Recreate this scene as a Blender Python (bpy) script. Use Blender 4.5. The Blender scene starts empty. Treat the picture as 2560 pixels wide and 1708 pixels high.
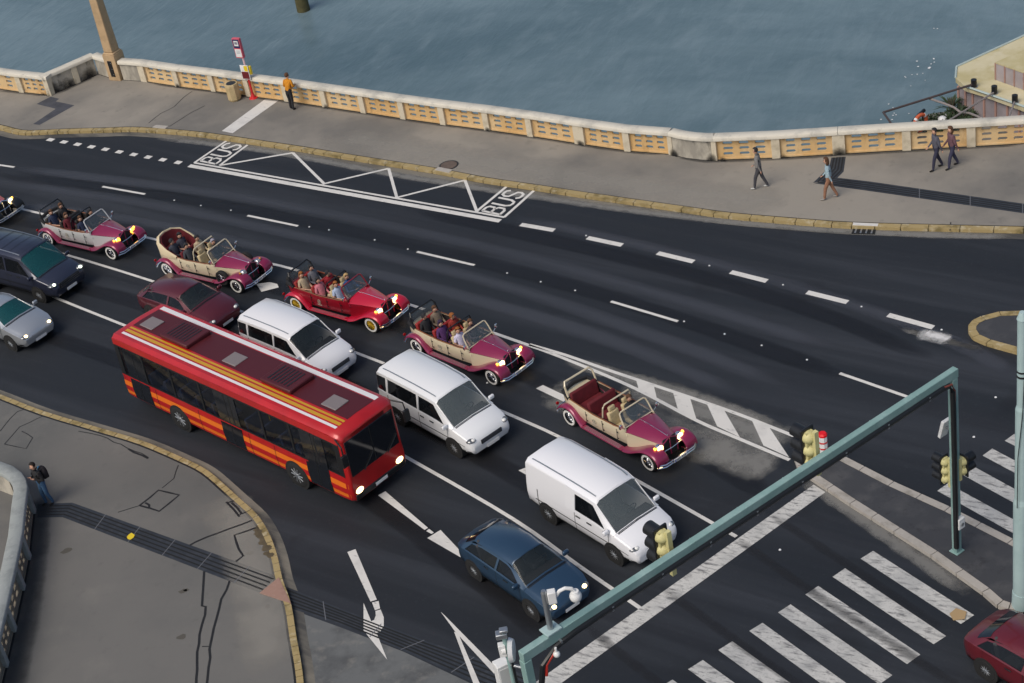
import bpy, bmesh, math, random
from mathutils import Vector, Matrix
random.seed(7)
R = math.radians
sc = bpy.context.scene
C = sc.collection

# ------------------------------------------------------------------ camera
FPX, PITCH, ROLL, CAMH = 4337.96, R(32.7294), R(-10.7779), 33.592
cr, sr, cp, sp = math.cos(ROLL), math.sin(ROLL), math.cos(PITCH), math.sin(PITCH)
AX = Vector((cr, sr*sp, sr*cp)); AU = Vector((-sr, cr*sp, cr*cp)); AF = Vector((0, cp, -sp))
cam = bpy.data.cameras.new('camera')
cam.lens = FPX/2560*36; cam.sensor_width = 36; cam.sensor_fit = 'HORIZONTAL'
cam.clip_start = 1; cam.clip_end = 4000
co = bpy.data.objects.new('camera', cam); C.objects.link(co)
m3 = Matrix((AX, AU, -AF)).transposed()
co.matrix_world = Matrix.Translation((0, 0, CAMH)) @ m3.to_4x4()
sc.camera = co

# ------------------------------------------------------------------ light
SUN_EL, SUN_AZ = R(50), R(228)      # azimuth measured clockwise from +Y
w = bpy.data.worlds.new('World'); sc.world = w; w.use_nodes = True
nt = w.node_tree; sky = nt.nodes.new('ShaderNodeTexSky'); sky.sky_type = 'NISHITA'
sky.sun_disc = False; sky.sun_elevation = SUN_EL; sky.sun_rotation = SUN_AZ
sky.air_density = 1.0; sky.dust_density = 3.0; sky.ozone_density = 1.0
nt.links.new(sky.outputs[0], nt.nodes['Background'].inputs[0])
nt.nodes['Background'].inputs[1].default_value = 0.075
sd = bpy.data.lights.new('sun', 'SUN'); sd.energy = 1.35; sd.angle = R(38); sd.color = (1.0, 0.93, 0.82)
so = bpy.data.objects.new('sun', sd); C.objects.link(so)
d = Vector((math.sin(SUN_AZ)*math.cos(SUN_EL), math.cos(SUN_AZ)*math.cos(SUN_EL), math.sin(SUN_EL)))
so.rotation_euler = d.to_track_quat('Z', 'Y').to_euler()
so.location = (0, 0, 60)
sc.view_settings.view_transform = 'Standard'; sc.view_settings.look = 'None'
sc.view_settings.exposure = 0.55; sc.view_settings.gamma = 1

# ------------------------------------------------------------------ point from a survey of the photograph (2350 px wide), at height z
def G(x, y, z=0.0):
    s = 2560/2350
    u = (x*s-1280)/FPX; v = -(y*s-854)/FPX
    dd = AX*u + AU*v + AF
    t = (z-CAMH)/dd.z
    return Vector((dd.x*t, dd.y*t, z))
PAV = 0.13
WATER = -4.6

# ------------------------------------------------------------------ materials
MATS = {}
def mat(name, col=(.5, .5, .5), rough=.6, metal=0, coat=0, noise=0, scale=8, bump=0, emit=None, estr=0, alpha=1, trans=0, dark=None, spec=.5, detail=6, stretch=None, coord='Object'):
    m = bpy.data.materials.new(name); m.use_nodes = True; n = m.node_tree.nodes; l = m.node_tree.links
    b = n['Principled BSDF']
    b.inputs['Base Color'].default_value = (*col, 1); b.inputs['Roughness'].default_value = rough
    b.inputs['Metallic'].default_value = metal; b.inputs['Coat Weight'].default_value = coat
    b.inputs['Coat Roughness'].default_value = .08; b.inputs['Specular IOR Level'].default_value = spec
    b.inputs['Transmission Weight'].default_value = trans; b.inputs['Alpha'].default_value = alpha
    if emit: b.inputs['Emission Color'].default_value = (*emit, 1); b.inputs['Emission Strength'].default_value = estr
    if noise or bump:
        tc = n.new('ShaderNodeTexCoord'); mp = n.new('ShaderNodeMapping'); l.new(tc.outputs[coord], mp.inputs[0])
        if stretch: mp.inputs['Rotation'].default_value = (0, 0, stretch[0]); mp.inputs['Scale'].default_value = stretch[1]
        t = n.new('ShaderNodeTexNoise'); t.inputs['Scale'].default_value = scale; t.inputs['Detail'].default_value = detail
        l.new(mp.outputs[0], t.inputs['Vector'])
        if noise:
            r = n.new('ShaderNodeValToRGB'); r.color_ramp.elements[0].position = .3; r.color_ramp.elements[1].position = .7
            dk = dark or tuple(c*(1-noise) for c in col)
            r.color_ramp.elements[0].color = (*dk, 1); r.color_ramp.elements[1].color = (*[min(1, c*(1+noise*.35)) for c in col], 1)
            l.new(t.outputs['Fac'], r.inputs[0]); l.new(r.outputs[0], b.inputs['Base Color'])
        if bump:
            bp = n.new('ShaderNodeBump'); bp.inputs['Strength'].default_value = bump; bp.inputs['Distance'].default_value = .02
            l.new(t.outputs['Fac'], bp.inputs['Height']); l.new(bp.outputs[0], b.inputs['Normal'])
    MATS[name] = m
    return m

def layered(name, base, layers, rough=.8, spec=.3, bump=(60, .25), coord='Object', rough2=None):
    """base colour, then layers of (colour, scale, lo, hi, stretch rotation, stretch scale, amount) mixed over it"""
    m = bpy.data.materials.new(name); m.use_nodes = True; n = m.node_tree.nodes; l = m.node_tree.links
    b = n['Principled BSDF']; b.inputs['Roughness'].default_value = rough; b.inputs['Specular IOR Level'].default_value = spec
    tc = n.new('ShaderNodeTexCoord'); cur = None
    rgb = n.new('ShaderNodeRGB'); rgb.outputs[0].default_value = (*base, 1); cur = rgb.outputs[0]
    for i, (col, scale, lo, hi, rot, st, amt) in enumerate(layers):
        mp = n.new('ShaderNodeMapping'); l.new(tc.outputs[coord], mp.inputs[0])
        mp.inputs['Rotation'].default_value = (0, 0, rot); mp.inputs['Location'].default_value = (i*3.7, i*1.3, i*.7)
        mp2 = n.new('ShaderNodeMapping'); l.new(mp.outputs[0], mp2.inputs[0]); mp2.inputs['Scale'].default_value = st
        t = n.new('ShaderNodeTexNoise'); t.inputs['Scale'].default_value = scale; t.inputs['Detail'].default_value = 7; t.inputs['Roughness'].default_value = .6
        l.new(mp2.outputs[0], t.inputs['Vector'])
        mr = n.new('ShaderNodeMapRange'); mr.inputs['From Min'].default_value = lo; mr.inputs['From Max'].default_value = hi
        mr.inputs['To Max'].default_value = amt
        l.new(t.outputs['Fac'], mr.inputs['Value'])
        mx = n.new('ShaderNodeMix'); mx.data_type = 'RGBA'
        l.new(mr.outputs[0], mx.inputs['Factor']); l.new(cur, mx.inputs['A']); mx.inputs['B'].default_value = (*col, 1)
        cur = mx.outputs['Result']
        if rough2 and i == 0:
            mr2 = n.new('ShaderNodeMapRange'); l.new(t.outputs['Fac'], mr2.inputs['Value'])
            mr2.inputs['From Min'].default_value = .3; mr2.inputs['From Max'].default_value = .7
            mr2.inputs['To Min'].default_value = rough; mr2.inputs['To Max'].default_value = rough2
            l.new(mr2.outputs[0], b.inputs['Roughness'])
    l.new(cur, b.inputs['Base Color'])
    if bump:
        t = n.new('ShaderNodeTexNoise'); t.inputs['Scale'].default_value = bump[0]; t.inputs['Detail'].default_value = 5
        l.new(tc.outputs[coord], t.inputs['Vector'])
        bp = n.new('ShaderNodeBump'); bp.inputs['Strength'].default_value = bump[1]; bp.inputs['Distance'].default_value = .01
        l.new(t.outputs['Fac'], bp.inputs['Height']); l.new(bp.outputs[0], b.inputs['Normal'])
    MATS[name] = m
    return m
LD = R(40)      # turns the lane direction onto X
one = (1, 1, 1)
M_asph = layered('asphalt', (.017, .020, .025), [
    ((.036, .041, .051), .42, .45, .68, LD, (.09, 1.7, 1), .8),
    ((.016, .018, .023), .8, .5, .7, LD, (.05, 2.2, 1), .75),
    ((.055, .057, .062), 9, .58, .75, 0, one, .3),
    ((.012, .013, .016), .35, .58, .72, 0, one, .6)], rough=.58, spec=.34, bump=(45, .35), rough2=.8)
M_pave = layered('pavement_asphalt', (.285, .260, .222), [
    ((.155, .148, .136), .13, .42, .62, 0, one, .9),
    ((.25, .225, .195), .5, .55, .75, 0, one, .55),
    ((.10, .097, .09), 2.2, .60, .78, 0, one, .4),
    ((.26, .25, .23), 30, .6, .8, 0, one, .35)], rough=.9, spec=.25, bump=(50, .3))
M_pave2 = layered('pavement_asphalt_corner', (.155, .150, .140), [
    ((.115, .116, .112), .12, .42, .62, 0, one, .9),
    ((.20, .19, .172), .6, .55, .75, 0, one, .55),
    ((.085, .085, .08), 2.0, .60, .78, 0, one, .4),
    ((.22, .21, .2), 30, .6, .8, 0, one, .35)], rough=.9, spec=.25, bump=(50, .3))
M_conc = layered('worn_concrete', (.135, .14, .14), [
    ((.075, .078, .08), .9, .45, .65, 0, one, .8), ((.22, .21, .19), 2.5, .55, .75, 0, one, .6)], rough=.9)
M_gutter = layered('gutter_dust', (.19, .175, .145), [((.06, .06, .06), .8, .42, .6, LD, (.3, 1, 1), .95)], rough=.95)
M_paint = layered('road_paint', (.66, .64, .60), [((.10, .10, .105), 5, .60, .74, LD, (.6, 1.6, 1), .75), ((.45, .44, .42), 1.3, .5, .7, 0, one, .5)], rough=.7)
M_paintw = layered('worn_crossing_paint', (.55, .54, .51), [((.07, .072, .078), 4, .50, .66, R(33), (.6, 2.2, 1), .85), ((.12, .12, .12), 18, .55, .72, 0, one, .6), ((.36, .36, .35), 1.2, .45, .65, 0, one, .6)], rough=.8)
M_kerb = layered('kerb_sandstone', (.36, .275, .13), [((.13, .10, .035), 1.6, .5, .68, 0, one, .8), ((.60, .54, .40), 4, .55, .75, 0, one, .6), ((.05, .05, .045), 3, .66, .78, 0, one, .8)], rough=.9)
M_kerbp = layered('kerb_granite', (.40, .37, .33), [((.22, .20, .17), 1.8, .5, .68, 0, one, .7), ((.5, .47, .42), 6, .55, .75, 0, one, .5)], rough=.9)
M_cope = layered('coping_stone', (.62, .58, .49), [((.40, .385, .34), 1.2, .48, .66, 0, one, .8), ((.24, .235, .215), 3, .60, .75, 0, one, .55), ((.66, .63, .57), 20, .55, .75, 0, one, .4)], rough=.85)
M_post = layered('post_stone', (.62, .55, .42), [((.42, .36, .25), 2, .48, .66, 0, one, .7), ((.2, .18, .14), 4, .63, .78, 0, one, .6)], rough=.85)
M_panel = layered('ochre_panel', (.62, .40, .175), [((.68, .50, .28), .5, .42, .62, 0, one, .9), ((.40, .25, .11), 2.2, .55, .72, 0, (1, 1, .45), .75), ((.09, .075, .055), 1.1, .62, .78, 0, (1, 1, .5), .75), ((.72, .6, .42), 6, .62, .75, 0, one, .5)], rough=.88)
M_panel2 = layered('dull_ochre_panel', (.24, .21, .16), [((.17, .15, .12), 1.1, .45, .65, 0, one, .8), ((.15, .11, .07), 2.5, .58, .74, 0, one, .6)], rough=.88)
M_parapet = layered('stained_parapet', (.50, .46, .38), [((.27, .25, .215), 1.5, .45, .62, 0, (1, 1, .5), .85), ((.07, .068, .06), 2.2, .56, .7, 0, (1, 1, .4), .85)], rough=.9)
M_gstone = layered('grey_stone', (.30, .32, .31), [((.2, .215, .21), 2, .48, .66, 0, one, .7), ((.42, .44, .43), 8, .58, .75, 0, one, .5)], rough=.9)
M_dkstrip = layered('dark_strip', (.02, .02, .02), [((.06, .058, .052), 3, .5, .7, 0, one, .6)], rough=1)
M_emb = layered('embankment_stone', (.2, .19, .17), [((.09, .09, .08), 1, .45, .65, 0, one, .8)], rough=.9)
M_tact = layered('tactile_paving', (.030, .036, .046), [((.055, .06, .07), 3, .5, .7, 0, one, .7), ((.015, .017, .02), 1.5, .55, .7, 0, one, .7)], rough=.7)
M_groove = mat('groove_black', (.008, .009, .01), .9)
M_joint = mat('paving_joint', (.12, .125, .14), .9)
M_granite = layered('pink_granite', (.33, .20, .155), [((.20, .125, .10), 1.6, .45, .65, 0, one, .7), ((.42, .3, .25), 9, .55, .75, 0, one, .5)], rough=.7)
M_seal = mat('crack_sealant', (.014, .014, .014), .6, noise=.3, scale=5)
M_black = mat('black_plastic', (.012, .013, .015), .4)
M_rubber = mat('tyre_rubber', (.012, .012, .012), .85)
M_chrome = mat('chrome', (.78, .78, .8), .15, 1)
M_steel = mat('dull_steel', (.42, .44, .46), .4, .8)
M_white = mat('white_plastic', (.78, .78, .77), .45, noise=.12, scale=3)
M_wall = mat('whitewall_rubber', (.7, .69, .66), .6)
M_teal = layered('teal_gantry_paint', (.215, .345, .325), [((.32, .45, .43), 1.5, .45, .65, 0, one, .7), ((.18, .33, .31), 5, .6, .75, 0, one, .6)], rough=.5, bump=None)
M_pale = layered('pale_teal_mast_paint', (.38, .50, .50), [((.31, .43, .43), 1.2, .45, .65, 0, one, .7), ((.30, .20, .12), 2.5, .66, .74, 0, (1, 1, .6), .6)], rough=.5, bump=None)
M_sigback = mat('signal_housing_yellow', (.62, .57, .27), .55, noise=.15, scale=6)
M_red = mat('signal_red', (.60, .02, .025), .4, noise=.15, scale=4)
M_blue = mat('sign_blue', (.02, .07, .36), .4)
M_yel = mat('sign_yellow', (.75, .55, .02), .5)
M_darkred = mat('dark_red_print', (.14, .012, .015), .5)
M_glass = mat('windscreen_glass', (.03, .045, .05), .05, alpha=.45)
M_clear = mat('clear_windscreen_glass', (.12, .15, .17), .05, alpha=.38)
M_dglass = mat('dark_window_glass', (.008, .010, .014), .06, coat=.5)
M_tglass = mat('teal_window_glass', (.010, .055, .065), .06, coat=.5, noise=.5, scale=2)
M_lens = mat('lamp_lens', (.75, .75, .72), .1, coat=.8)
M_amber = mat('amber_lens_lit', (.9, .4, .05), .3, emit=(1, .45, .06), estr=2.2)
M_warm = mat('headlamp_lit', (1, .85, .5), .3, emit=(1, .75, .35), estr=3.2)
M_xenon = mat('headlamp_cool_lit', (.9, 1, .8), .3, emit=(.85, 1, .72), estr=2.2)
M_tail = mat('tail_lamp', (.4, .01, .01), .3)
M_skin = mat('skin', (.50, .28, .19), .6)
M_eye = mat('eye', (.02, .015, .012), .3)

# ------------------------------------------------------------------ mesh building
class MB:
    def __init__(s): s.v = []; s.f = []; s.m = []
    def add(s, vs, fs, mi=0):
        o = len(s.v); s.v += [Vector(v) for v in vs]; s.f += [[i+o for i in f] for f in fs]; s.m += [mi]*len(fs); return s
    def box(s, c, size, rz=0, mi=0, M=None):
        x, y, z = [k/2 for k in size]; c = Vector(c)
        rot = M or Matrix.Rotation(rz, 3, 'Z')
        vs = [c + rot @ Vector((a*x, b*y, e*z)) for a in (-1, 1) for b in (-1, 1) for e in (-1, 1)]
        return s.add(vs, [(0, 1, 3, 2), (4, 6, 7, 5), (0, 4, 5, 1), (2, 3, 7, 6), (0, 2, 6, 4), (1, 5, 7, 3)], mi)
    def cyl(s, a, b, r0, r1=None, n=12, mi=0, caps=True, ph=0):
        a, b = Vector(a), Vector(b); r1 = r0 if r1 is None else r1
        ax = (b-a).normalized(); t = Vector((0, 0, 1)) if abs(ax.z) < .9 else Vector((1, 0, 0))
        u = ax.cross(t).normalized(); v = ax.cross(u)
        vs = []
        for p, r in ((a, r0), (b, r1)):
            vs += [p + (u*math.cos(2*math.pi*i/n+ph)+v*math.sin(2*math.pi*i/n+ph))*r for i in range(n)]
        fs = [(i, (i+1) % n, n+(i+1) % n, n+i) for i in range(n)]
        if caps: fs += [tuple(range(n))[::-1], tuple(range(n, 2*n))]
        return s.add(vs, fs, mi)
    def tube(s, pts, r, n=8, mi=0):
        pts = [Vector(p) for p in pts]; rings = []; vs = []
        for i, p in enumerate(pts):
            a = (pts[min(i+1, len(pts)-1)]-pts[max(i-1, 0)]).normalized()
            t = Vector((0, 0, 1)) if abs(a.z) < .95 else Vector((1, 0, 0))
            u = a.cross(t).normalized(); v = a.cross(u)
            rr = r[i] if isinstance(r, (list, tuple)) else r
            vs += [p+(u*math.cos(2*math.pi*k/n)+v*math.sin(2*math.pi*k/n))*rr for k in range(n)]
        fs = [(i*n+k, i*n+(k+1) % n, (i+1)*n+(k+1) % n, (i+1)*n+k) for i in range(len(pts)-1) for k in range(n)]
        fs += [tuple(range(n))[::-1], tuple(range((len(pts)-1)*n, len(pts)*n))]
        return s.add(vs, fs, mi)
    def sphere(s, c, r, n=12, m=8, mi=0, keep=None):
        c = Vector(c); r = r if isinstance(r, (tuple, list)) else (r, r, r); vs = []; fs = []
        for j in range(m+1):
            th = math.pi*j/m
            for i in range(n):
                ph = 2*math.pi*i/n
                vs.append(c+Vector((r[0]*math.sin(th)*math.cos(ph), r[1]*math.sin(th)*math.sin(ph), r[2]*math.cos(th))))
        for j in range(m):
            for i in range(n):
                q = (j*n+i, (j+1)*n+i, (j+1)*n+(i+1) % n, j*n+(i+1) % n)
                if keep:
                    cc = sum((vs[k] for k in q), Vector())/4-c
                    if not keep(cc): continue
                fs.append(q)
        return s.add(vs, fs, mi)
    def prism(s, poly, z0, z1, mi=0, mi_side=None):
        """poly of (x,y); z0 bottom"""
        n = len(poly); poly = [(p[0], p[1]) for p in poly]
        ar = sum(poly[i][0]*poly[(i+1) % n][1]-poly[(i+1) % n][0]*poly[i][1] for i in range(n))
        if ar < 0: poly = poly[::-1]
        vs = [(x, y, z0) for x, y in poly]+[(x, y, z1) for x, y in poly]
        s.add(vs, [tuple(range(n, 2*n))], mi)
        s.add(vs, [(i, (i+1) % n, n+(i+1) % n, n+i) for i in range(n)], mi if mi_side is None else mi_side)
        return s
    def flat(s, poly, z, mi=0):
        poly = [(p[0], p[1]) for p in poly]; n = len(poly)
        ar = sum(poly[i][0]*poly[(i+1) % n][1]-poly[(i+1) % n][0]*poly[i][1] for i in range(n))
        if ar < 0: poly = poly[::-1]
        return s.add([(x, y, z) for x, y in poly], [tuple(range(n))], mi)
    def strip(s, pts, width, z, mi=0):
        """flat line of constant width along pts"""
        pts = [Vector((p[0], p[1])) for p in pts]; vs = []
        for i, p in enumerate(pts):
            t = (pts[min(i+1, len(pts)-1)]-pts[max(i-1, 0)]).normalized(); nn = Vector((-t.y, t.x))*(width/2)
            vs += [(*(p-nn), z), (*(p+nn), z)]
        return s.add(vs, [(2*i, 2*i+2, 2*i+3, 2*i+1) for i in range(len(pts)-1)], mi)
    def xform(s, M):
        s.v = [M @ v for v in s.v]; return s
    def build(s, name, mats, parent=None, smooth=35, off=None, bevel=0, solid=0, subsurf=0):
        me = bpy.data.meshes.new(name)
        o = off or Vector((0, 0, 0))
        me.from_pydata([tuple(v-o) for v in s.v], [], s.f)
        for m in (mats if isinstance(mats, (list, tuple)) else [mats]): me.materials.append(m)
        me.polygons.foreach_set('material_index', s.m)
        if smooth:
            bm = bmesh.new(); bm.from_mesh(me)
            bmesh.ops.remove_doubles(bm, verts=bm.verts, dist=1e-5)
            for f in bm.faces: f.smooth = True
            for e in bm.edges:
                if len(e.link_faces) != 2 or e.calc_face_angle(0) > R(smooth): e.smooth = False
            bm.to_mesh(me); bm.free()
        me.update()
        ob = bpy.data.objects.new(name, me); C.objects.link(ob)
        if parent: ob.parent = parent
        if solid:
            md = ob.modifiers.new('thickness', 'SOLIDIFY'); md.thickness = solid; md.offset = 0
        if bevel:
            md = ob.modifiers.new('edge', 'BEVEL'); md.width = bevel; md.segments = 2; md.limit_method = 'ANGLE'; md.angle_limit = R(40)
        if subsurf:
            md = ob.modifiers.new('smooth', 'SUBSURF'); md.levels = subsurf; md.render_levels = subsurf
        return ob

def tag(o, label=None, cat=None, group=None, kind=None):
    if label: o['label'] = label
    if cat: o['category'] = cat
    if group: o['group'] = group
    if kind: o['kind'] = kind
    return o
def thing(name, label, cat, loc=(0, 0, 0), rz=0, group=None):
    o = bpy.data.objects.new(name, None); C.objects.link(o); o.empty_display_size = .2
    o.location = loc; o.rotation_euler = (0, 0, rz)
    return tag(o, label, cat, group)
def struct(ob): ob['kind'] = 'structure'; return ob
def copy_tree(o, parent=None):
    c = o.copy(); C.objects.link(c)
    if parent: c.parent = parent
    for ch in list(o.children): copy_tree(ch, c)
    return c
def offset(pts, dist):
    """parallel polyline (to the left of travel for dist > 0)"""
    pts = [Vector((p[0], p[1])) for p in pts]; out = []
    for i, p in enumerate(pts):
        ns = []
        for a, b in ((i-1, i), (i, i+1)):
            if a >= 0 and b < len(pts):
                t = (pts[b]-pts[a]).normalized(); ns.append(Vector((-t.y, t.x)))
        nn = sum(ns, Vector((0, 0))).normalized()
        k = max(.5, nn.dot(ns[0])); out.append(p+nn*(dist/k))
    return out
def smoothline(pts, sub=4):
    """Catmull-Rom through the points"""
    pts = [Vector(p) for p in pts]; out = []
    for i in range(len(pts)-1):
        p0, p1, p2, p3 = pts[max(i-1, 0)], pts[i], pts[i+1], pts[min(i+2, len(pts)-1)]
        for k in range(sub):
            t = k/sub
            out.append(.5*((2*p1)+(p2-p0)*t+(2*p0-5*p1+4*p2-p3)*t*t+(3*p1-p0-3*p2+p3)*t**3))
    out.append(pts[-1]); return out
def PX(l, z=0): return [G(x, y, z) for x, y in l]

# ================================================================== SETTING
# water
mw = bpy.data.materials.new('river_water'); mw.use_nodes = True
n = mw.node_tree.nodes; l = mw.node_tree.links; b = n['Principled BSDF']
b.inputs['Base Color'].default_value = (.115, .190, .210, 1); b.inputs['Roughness'].default_value = .30; b.inputs['IOR'].default_value = 1.33
tc = n.new('ShaderNodeTexCoord')
prev = None
bumps = []
for rot, st, scale, dist, stren in ((R(-62), (1, 3.2, 1), .30, .20, .45), (R(-40), (1, 2.4, 1), 1.1, .06, .35), (R(20), (1, 1.5, 1), .06, .6, .35)):
    mp = n.new('ShaderNodeMapping'); l.new(tc.outputs['Object'], mp.inputs[0]); mp.inputs['Rotation'].default_value = (0, 0, rot)
    mp2 = n.new('ShaderNodeMapping'); l.new(mp.outputs[0], mp2.inputs[0]); mp2.inputs['Scale'].default_value = st
    t = n.new('ShaderNodeTexNoise'); t.inputs['Scale'].default_value = scale; t.inputs['Detail'].default_value = 6; t.inputs['Distortion'].default_value = .4
    l.new(mp2.outputs[0], t.inputs['Vector'])
    bp = n.new('ShaderNodeBump'); bp.inputs['Strength'].default_value = stren; bp.inputs['Distance'].default_value = dist
    l.new(t.outputs['Fac'], bp.inputs['Height'])
    if prev: l.new(prev.outputs[0], bp.inputs['Normal'])
    prev = bp
l.new(prev.outputs[0], b.inputs['Normal'])
cur = None
for col, rot, st, scale, lo, hi, amt in (((.175, .245, .275), R(35), (.25, 1, 1), .16, .42, .68, .9), ((.075, .125, .150), R(25), (.4, 1, 1), .05, .45, .65, .8), ((.205, .27, .30), R(-55), (1, 2.0, 1), .35, .48, .85, .6), ((.085, .14, .16), R(-45), (1, 1.8, 1), .5, .50, .85, .6)):
    mp = n.new('ShaderNodeMapping'); l.new(tc.outputs['Object'], mp.inputs[0]); mp.inputs['Rotation'].default_value = (0, 0, rot)
    mp2 = n.new('ShaderNodeMapping'); l.new(mp.outputs[0], mp2.inputs[0]); mp2.inputs['Scale'].default_value = st
    t = n.new('ShaderNodeTexNoise'); t.inputs['Scale'].default_value = scale; t.inputs['Detail'].default_value = 8; t.inputs['Roughness'].default_value = .65; t.inputs['Distortion'].default_value = .5
    l.new(mp2.outputs[0], t.inputs['Vector'])
    mr = n.new('ShaderNodeMapRange'); mr.inputs['From Min'].default_value = lo; mr.inputs['From Max'].default_value = hi; mr.inputs['To Max'].default_value = amt; l.new(t.outputs['Fac'], mr.inputs['Value'])
    mx = n.new('ShaderNodeMix'); mx.data_type = 'RGBA'; l.new(mr.outputs[0], mx.inputs['Factor']); mx.inputs['B'].default_value = (*col, 1)
    if cur: l.new(cur, mx.inputs['A'])
    else: mx.inputs['A'].default_value = (.125, .185, .212, 1)
    cur = mx.outputs['Result']
l.new(cur, b.inputs['Base Color'])
mb = MB(); mb.flat([(-1500, -200), (1500, -200), (1500, 2500), (-1500, 2500)], WATER)
struct(mb.build('river_water', mw, smooth=0))

# balustrade base line (street face), world points by survey
L_left = PX([(-60, 197), (50, 213), (114, 220)], PAV)
L_rec = PX([(114, 220), (180, 191), (225, 171)], PAV)
L_rec2 = PX([(225, 171), (254, 180.5)], PAV)
main_px = [(331, 188), (408, 200), (490, 210.5), (571, 222), (658, 233.5), (746, 247), (834, 260), (925, 274), (1017, 287), (1118, 300), (1217, 314), (1331, 332), (1440, 348), (1540, 356)]
L_main = PX([(283, 184.5)]+main_px, PAV)
L_corner = PX([(1540, 356), (1575, 364), (1610, 368), (1641, 369)], PAV)
L_right = PX([(1641, 369), (1782, 364), (1925, 355.3)], PAV)
L_right2 = PX([(1926, 355.2), (2081, 346), (2229, 338), (2375, 329.5)], PAV)
edge = L_left + L_rec[1:] + L_rec2[1:] + L_main[1:] + L_corner[1:] + L_right[1:] + L_right2
far_l = L_left[0] + (L_left[0]-L_left[1]).normalized()*40; far_r = L_right2[-1] + (L_right2[-1]-L_right2[-2]).normalized()*60
edge_full = [far_l]+edge+[far_r]
edge_back = offset(edge_full, .42)

# road: one sheet up to the river wall
mb = MB(); mb.flat([(p[0], p[1]) for p in edge_back]+[(90, -60), (-90, -60)], 0)
road = struct(mb.build('road', M_asph, smooth=0))

# far pavement + kerb
KF = [(-140, 274), (-60, 280), (0, 287), (50, 299), (94, 299), (161, 296), (242, 294), (302, 292), (363, 295), (437, 301), (504, 316-7), (605, 324), (700, 338), (789, 353), (999, 386), (1116, 408), (1234, 425), (1351, 443), (1570, 474), (1678, 489), (1829, 502), (1957, 511), (2132, 516), (2350, 521), (2480, 525)]
KFw = smoothline([Vector((p.x, p.y)) for p in PX(KF, PAV)], 3)
KFw = [KFw[0]+(KFw[0]-KFw[1]).normalized()*40]+KFw+[KFw[-1]+(KFw[-1]-KFw[-2]).normalized()*60]
KW = .27
kout = offset(KFw, -KW)
mb = MB(); mb.prism([(p.x, p.y) for p in KFw]+[(p[0], p[1]) for p in edge_back[::-1]], .004, PAV)
struct(mb.build('pavement', M_pave, smooth=0))
def kerb_mesh(inner, outer, z, stones=1.0):
    """kerb stones, each butted to the next with a narrow dark gap"""
    mb = MB(); acc = 0
    for i in range(len(inner)-1):
        a, b2, c, d2 = inner[i], inner[i+1], outer[i+1], outer[i]
        Ls = (b2-a).length; k = max(1, round(Ls/stones))
        if Ls > 30: k = 4
        for j in range(k):
            g = min(.012/(Ls/k), .2); t0, t1 = (j+g)/k, (j+1-g)/k
            q = [a.lerp(b2, t0), a.lerp(b2, t1), d2.lerp(c, t1), d2.lerp(c, t0)]
            mb.prism([(p.x, p.y) for p in q], .004, z+random.uniform(0, .006))
    return mb
struct(kerb_mesh(KFw, kout, PAV+.006).build('kerb', M_kerb, smooth=0, bevel=.02))
mb = MB(); g2 = offset(KFw, -KW-.2)
mb.strip(g2, .38, .004); struct(mb.build('gutter', M_gutter, smooth=0))

# corner pavement bottom left
KL = [(-160, 850), (-60, 884), (0, 905), (101, 944), (235, 984), (330, 1013), (420, 1051), (474, 1078), (518, 1115), (548, 1142), (592, 1183), (619, 1227), (636, 1274), (648, 1328), (668, 1386), (680, 1460), (691, 1520), (697, 1568), (704, 1640), (708, 1720)]
KLw = smoothline([Vector((p.x, p.y)) for p in PX(KL, PAV)], 3)
KLw = [KLw[0]+(KLw[0]-KLw[1]).normalized()*40]+KLw+[KLw[-1]+(KLw[-1]-KLw[-2]).normalized()*40]
klin = offset(KLw, -.2)
mb = MB(); mb.prism([(p.x, p.y) for p in klin]+[(-90, KLw[-1].y), (-90, KLw[0].y)], .004, PAV)
struct(mb.build('corner_pavement', M_pave2, smooth=0))
struct(kerb_mesh(KLw, klin, PAV+.006, .55).build('corner_kerb', M_kerb, smooth=0, bevel=.015))
mb = MB(); mb.strip(offset(KLw, .16), .3, .0045); struct(mb.build('corner_gutter', M_gutter, smooth=0))
mb = MB(); mb.strip(offset(KLw, -.235), .07, PAV+.004); struct(mb.build('kerb_joint', M_seal, smooth=0))
mb = MB(); mb.strip(offset(KFw, .03), .05, PAV+.004); struct(mb.build('kerb_joint', M_dkstrip, smooth=0))
# worn concrete apron beside the kerb
mb = MB(); mb.flat(PX([(682, 1404), (789, 1443), (926, 1496), (1083, 1570), (1150, 1640), (715, 1640), (697, 1540), (690, 1470)]), .0042)
struct(mb.build('concrete_apron', M_conc, smooth=0))
# triangular island and right island
isl = [(1821, 1048), (1824, 1036), (1834, 1026), (1850, 1019), (1872, 1018), (1895, 1026), (1919, 1037), (2051, 1105), (2180, 1163), (2325, 1237), (2480, 1318), (2560, 1370), (2480, 1398), (2400, 1402), (2350, 1399), (2315, 1398), (2288, 1389), (2254, 1359), (2136, 1274), (2051, 1220), (1950, 1156), (1848, 1088), (1829, 1070)]
iw = [Vector((p.x, p.y)) for p in PX(isl, PAV)]
def ring(pts, dist):
    pts2 = offset([pts[-1]]+pts+[pts[0]], dist); return pts2[1:-1]
def island(name, pts, kw, m_in, m_k):
    s = sum(pts[i].x*pts[(i+1) % len(pts)].y-pts[(i+1) % len(pts)].x*pts[i].y for i in range(len(pts)))
    inn = ring(pts, kw if s > 0 else -kw)
    mb = MB(); mb.prism([(p.x, p.y) for p in inn], .004, PAV-.01); struct(mb.build(name, m_in, smooth=0))
    struct(kerb_mesh(inn+[inn[0]], pts+[pts[0]], PAV).build(name+'_kerb', m_k, smooth=0, bevel=.015))
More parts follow.
